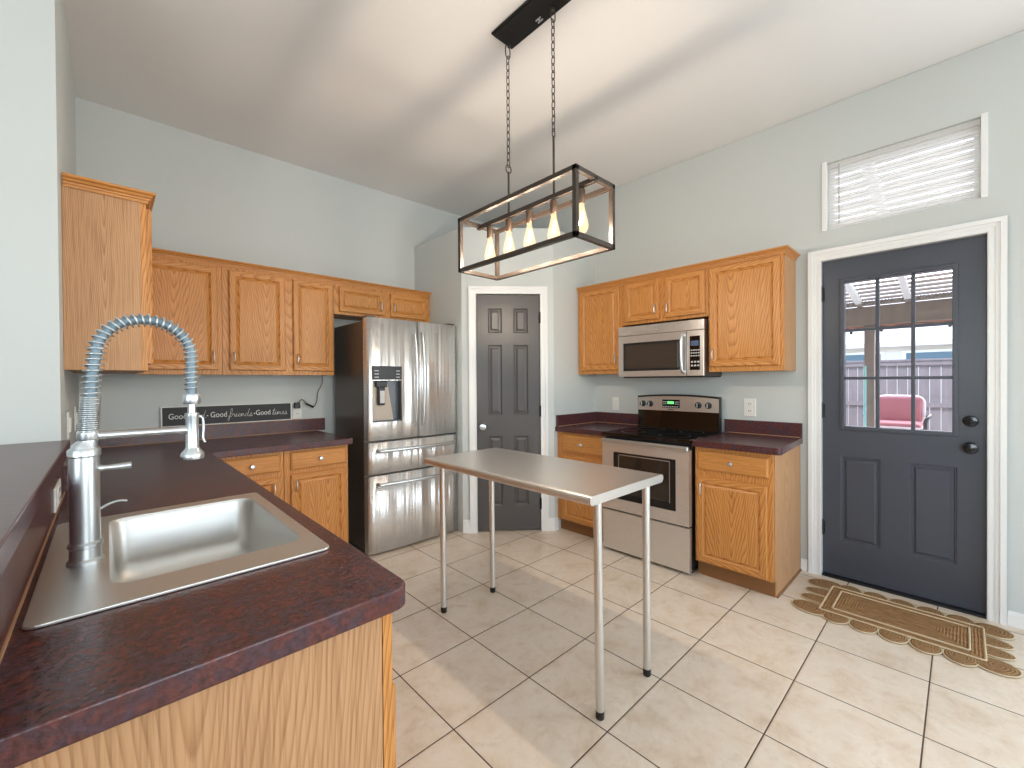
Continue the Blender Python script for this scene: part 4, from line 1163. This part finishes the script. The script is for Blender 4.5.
Geo().box(10.44, 10.56, -4, 5.1, 1.60, 1.635, .003).build('cap_board', 'fence', fn, o_)
nb = thing('house', 'pale neighbouring house rising above the fence', 'house', (16, 1, -.08))
o_ = (-16, -1, .08)
Geo().box(16, 20, -10, 12, -.08, 2.20).build('wall', 'siding', nb, o_)
Geo().prism([(15.6, 2.16), (15.6, 2.28), (20, 4.6), (20, 2.16)], -10.5, 12.5, axis='y').build('roof', 'roof', nb, o_)
for y in (-1.3, .15, 1.6, 3.2):
    wdw = Geo().box(15.95, 16.01, y - .08, y + 1.0, 1.52, 2.06, .01).build('window', 'white', nb, o_)
    Geo().box(15.94, 15.955, y, y + .92, 1.60, 1.99).build('pane', 'pane_blue', wdw)
# patio chair
pcx, pcy, gz = 7.75, .61, -.08
ch = thing('patio_chair', 'iron patio armchair with red cushions seen through the back door glass', 'chair', (pcx, pcy, gz))
def cushion(name, x0, x1, y0, y1, z0, z1, rot=None):
    c = Geo().box(x0, x1, y0, y1, z0, z1, .045, 4, rot).build(name, 'red_cushion', ch)
    return c
ZS = .66
cu = cushion('seat_cushion', -.30, .25, -.25, .25, ZS, ZS + .13)
P = [(x, y, ZS + .066) for x, y in rect(-.302, .252, -.252, .252, .05)]
Geo().tube(P, .020, 6, closed=True).build('piping', 'pink_cushion', cu)
rb = Matrix.Translation((.25, 0, ZS + .1)) @ Matrix.Rotation(R(12), 4, 'Y') @ Matrix.Translation((-.25, 0, -ZS - .1))
cb = cushion('back_cushion', .20, .32, -.24, .24, ZS + .10, ZS + .46, rb)
P = [rb @ Vector((.255, y, z)) for y, z in rect(-.243, .243, ZS + .10, ZS + .463, .10)]
Geo().tube(P, .026, 6, closed=True).build('piping', 'pink_cushion', cb)
g = Geo().box(-.30, .28, -.26, .26, ZS - .05, ZS, .01)
g.tube([(.27, -.22, ZS), (.38, -.22, ZS + .40), (.38, .22, ZS + .40), (.27, .22, ZS)], .018, 10); g.build('frame', 'iron', ch)
for y in (-.29, .29):
    Geo().tube(catmull([(-.28, y, ZS), (-.30, y, ZS + .16), (-.22, y * 1.1, ZS + .22), (.1, y * 1.1, ZS + .22), (.30, y, ZS + .20)], 6), .020, 10).build('armrest', 'iron', ch)
    for x in (-.27, .25): Geo().tube([(x, y * .9, 0), (x, y * .9, ZS - .02)], .02, 10).build('leg', 'iron', ch)
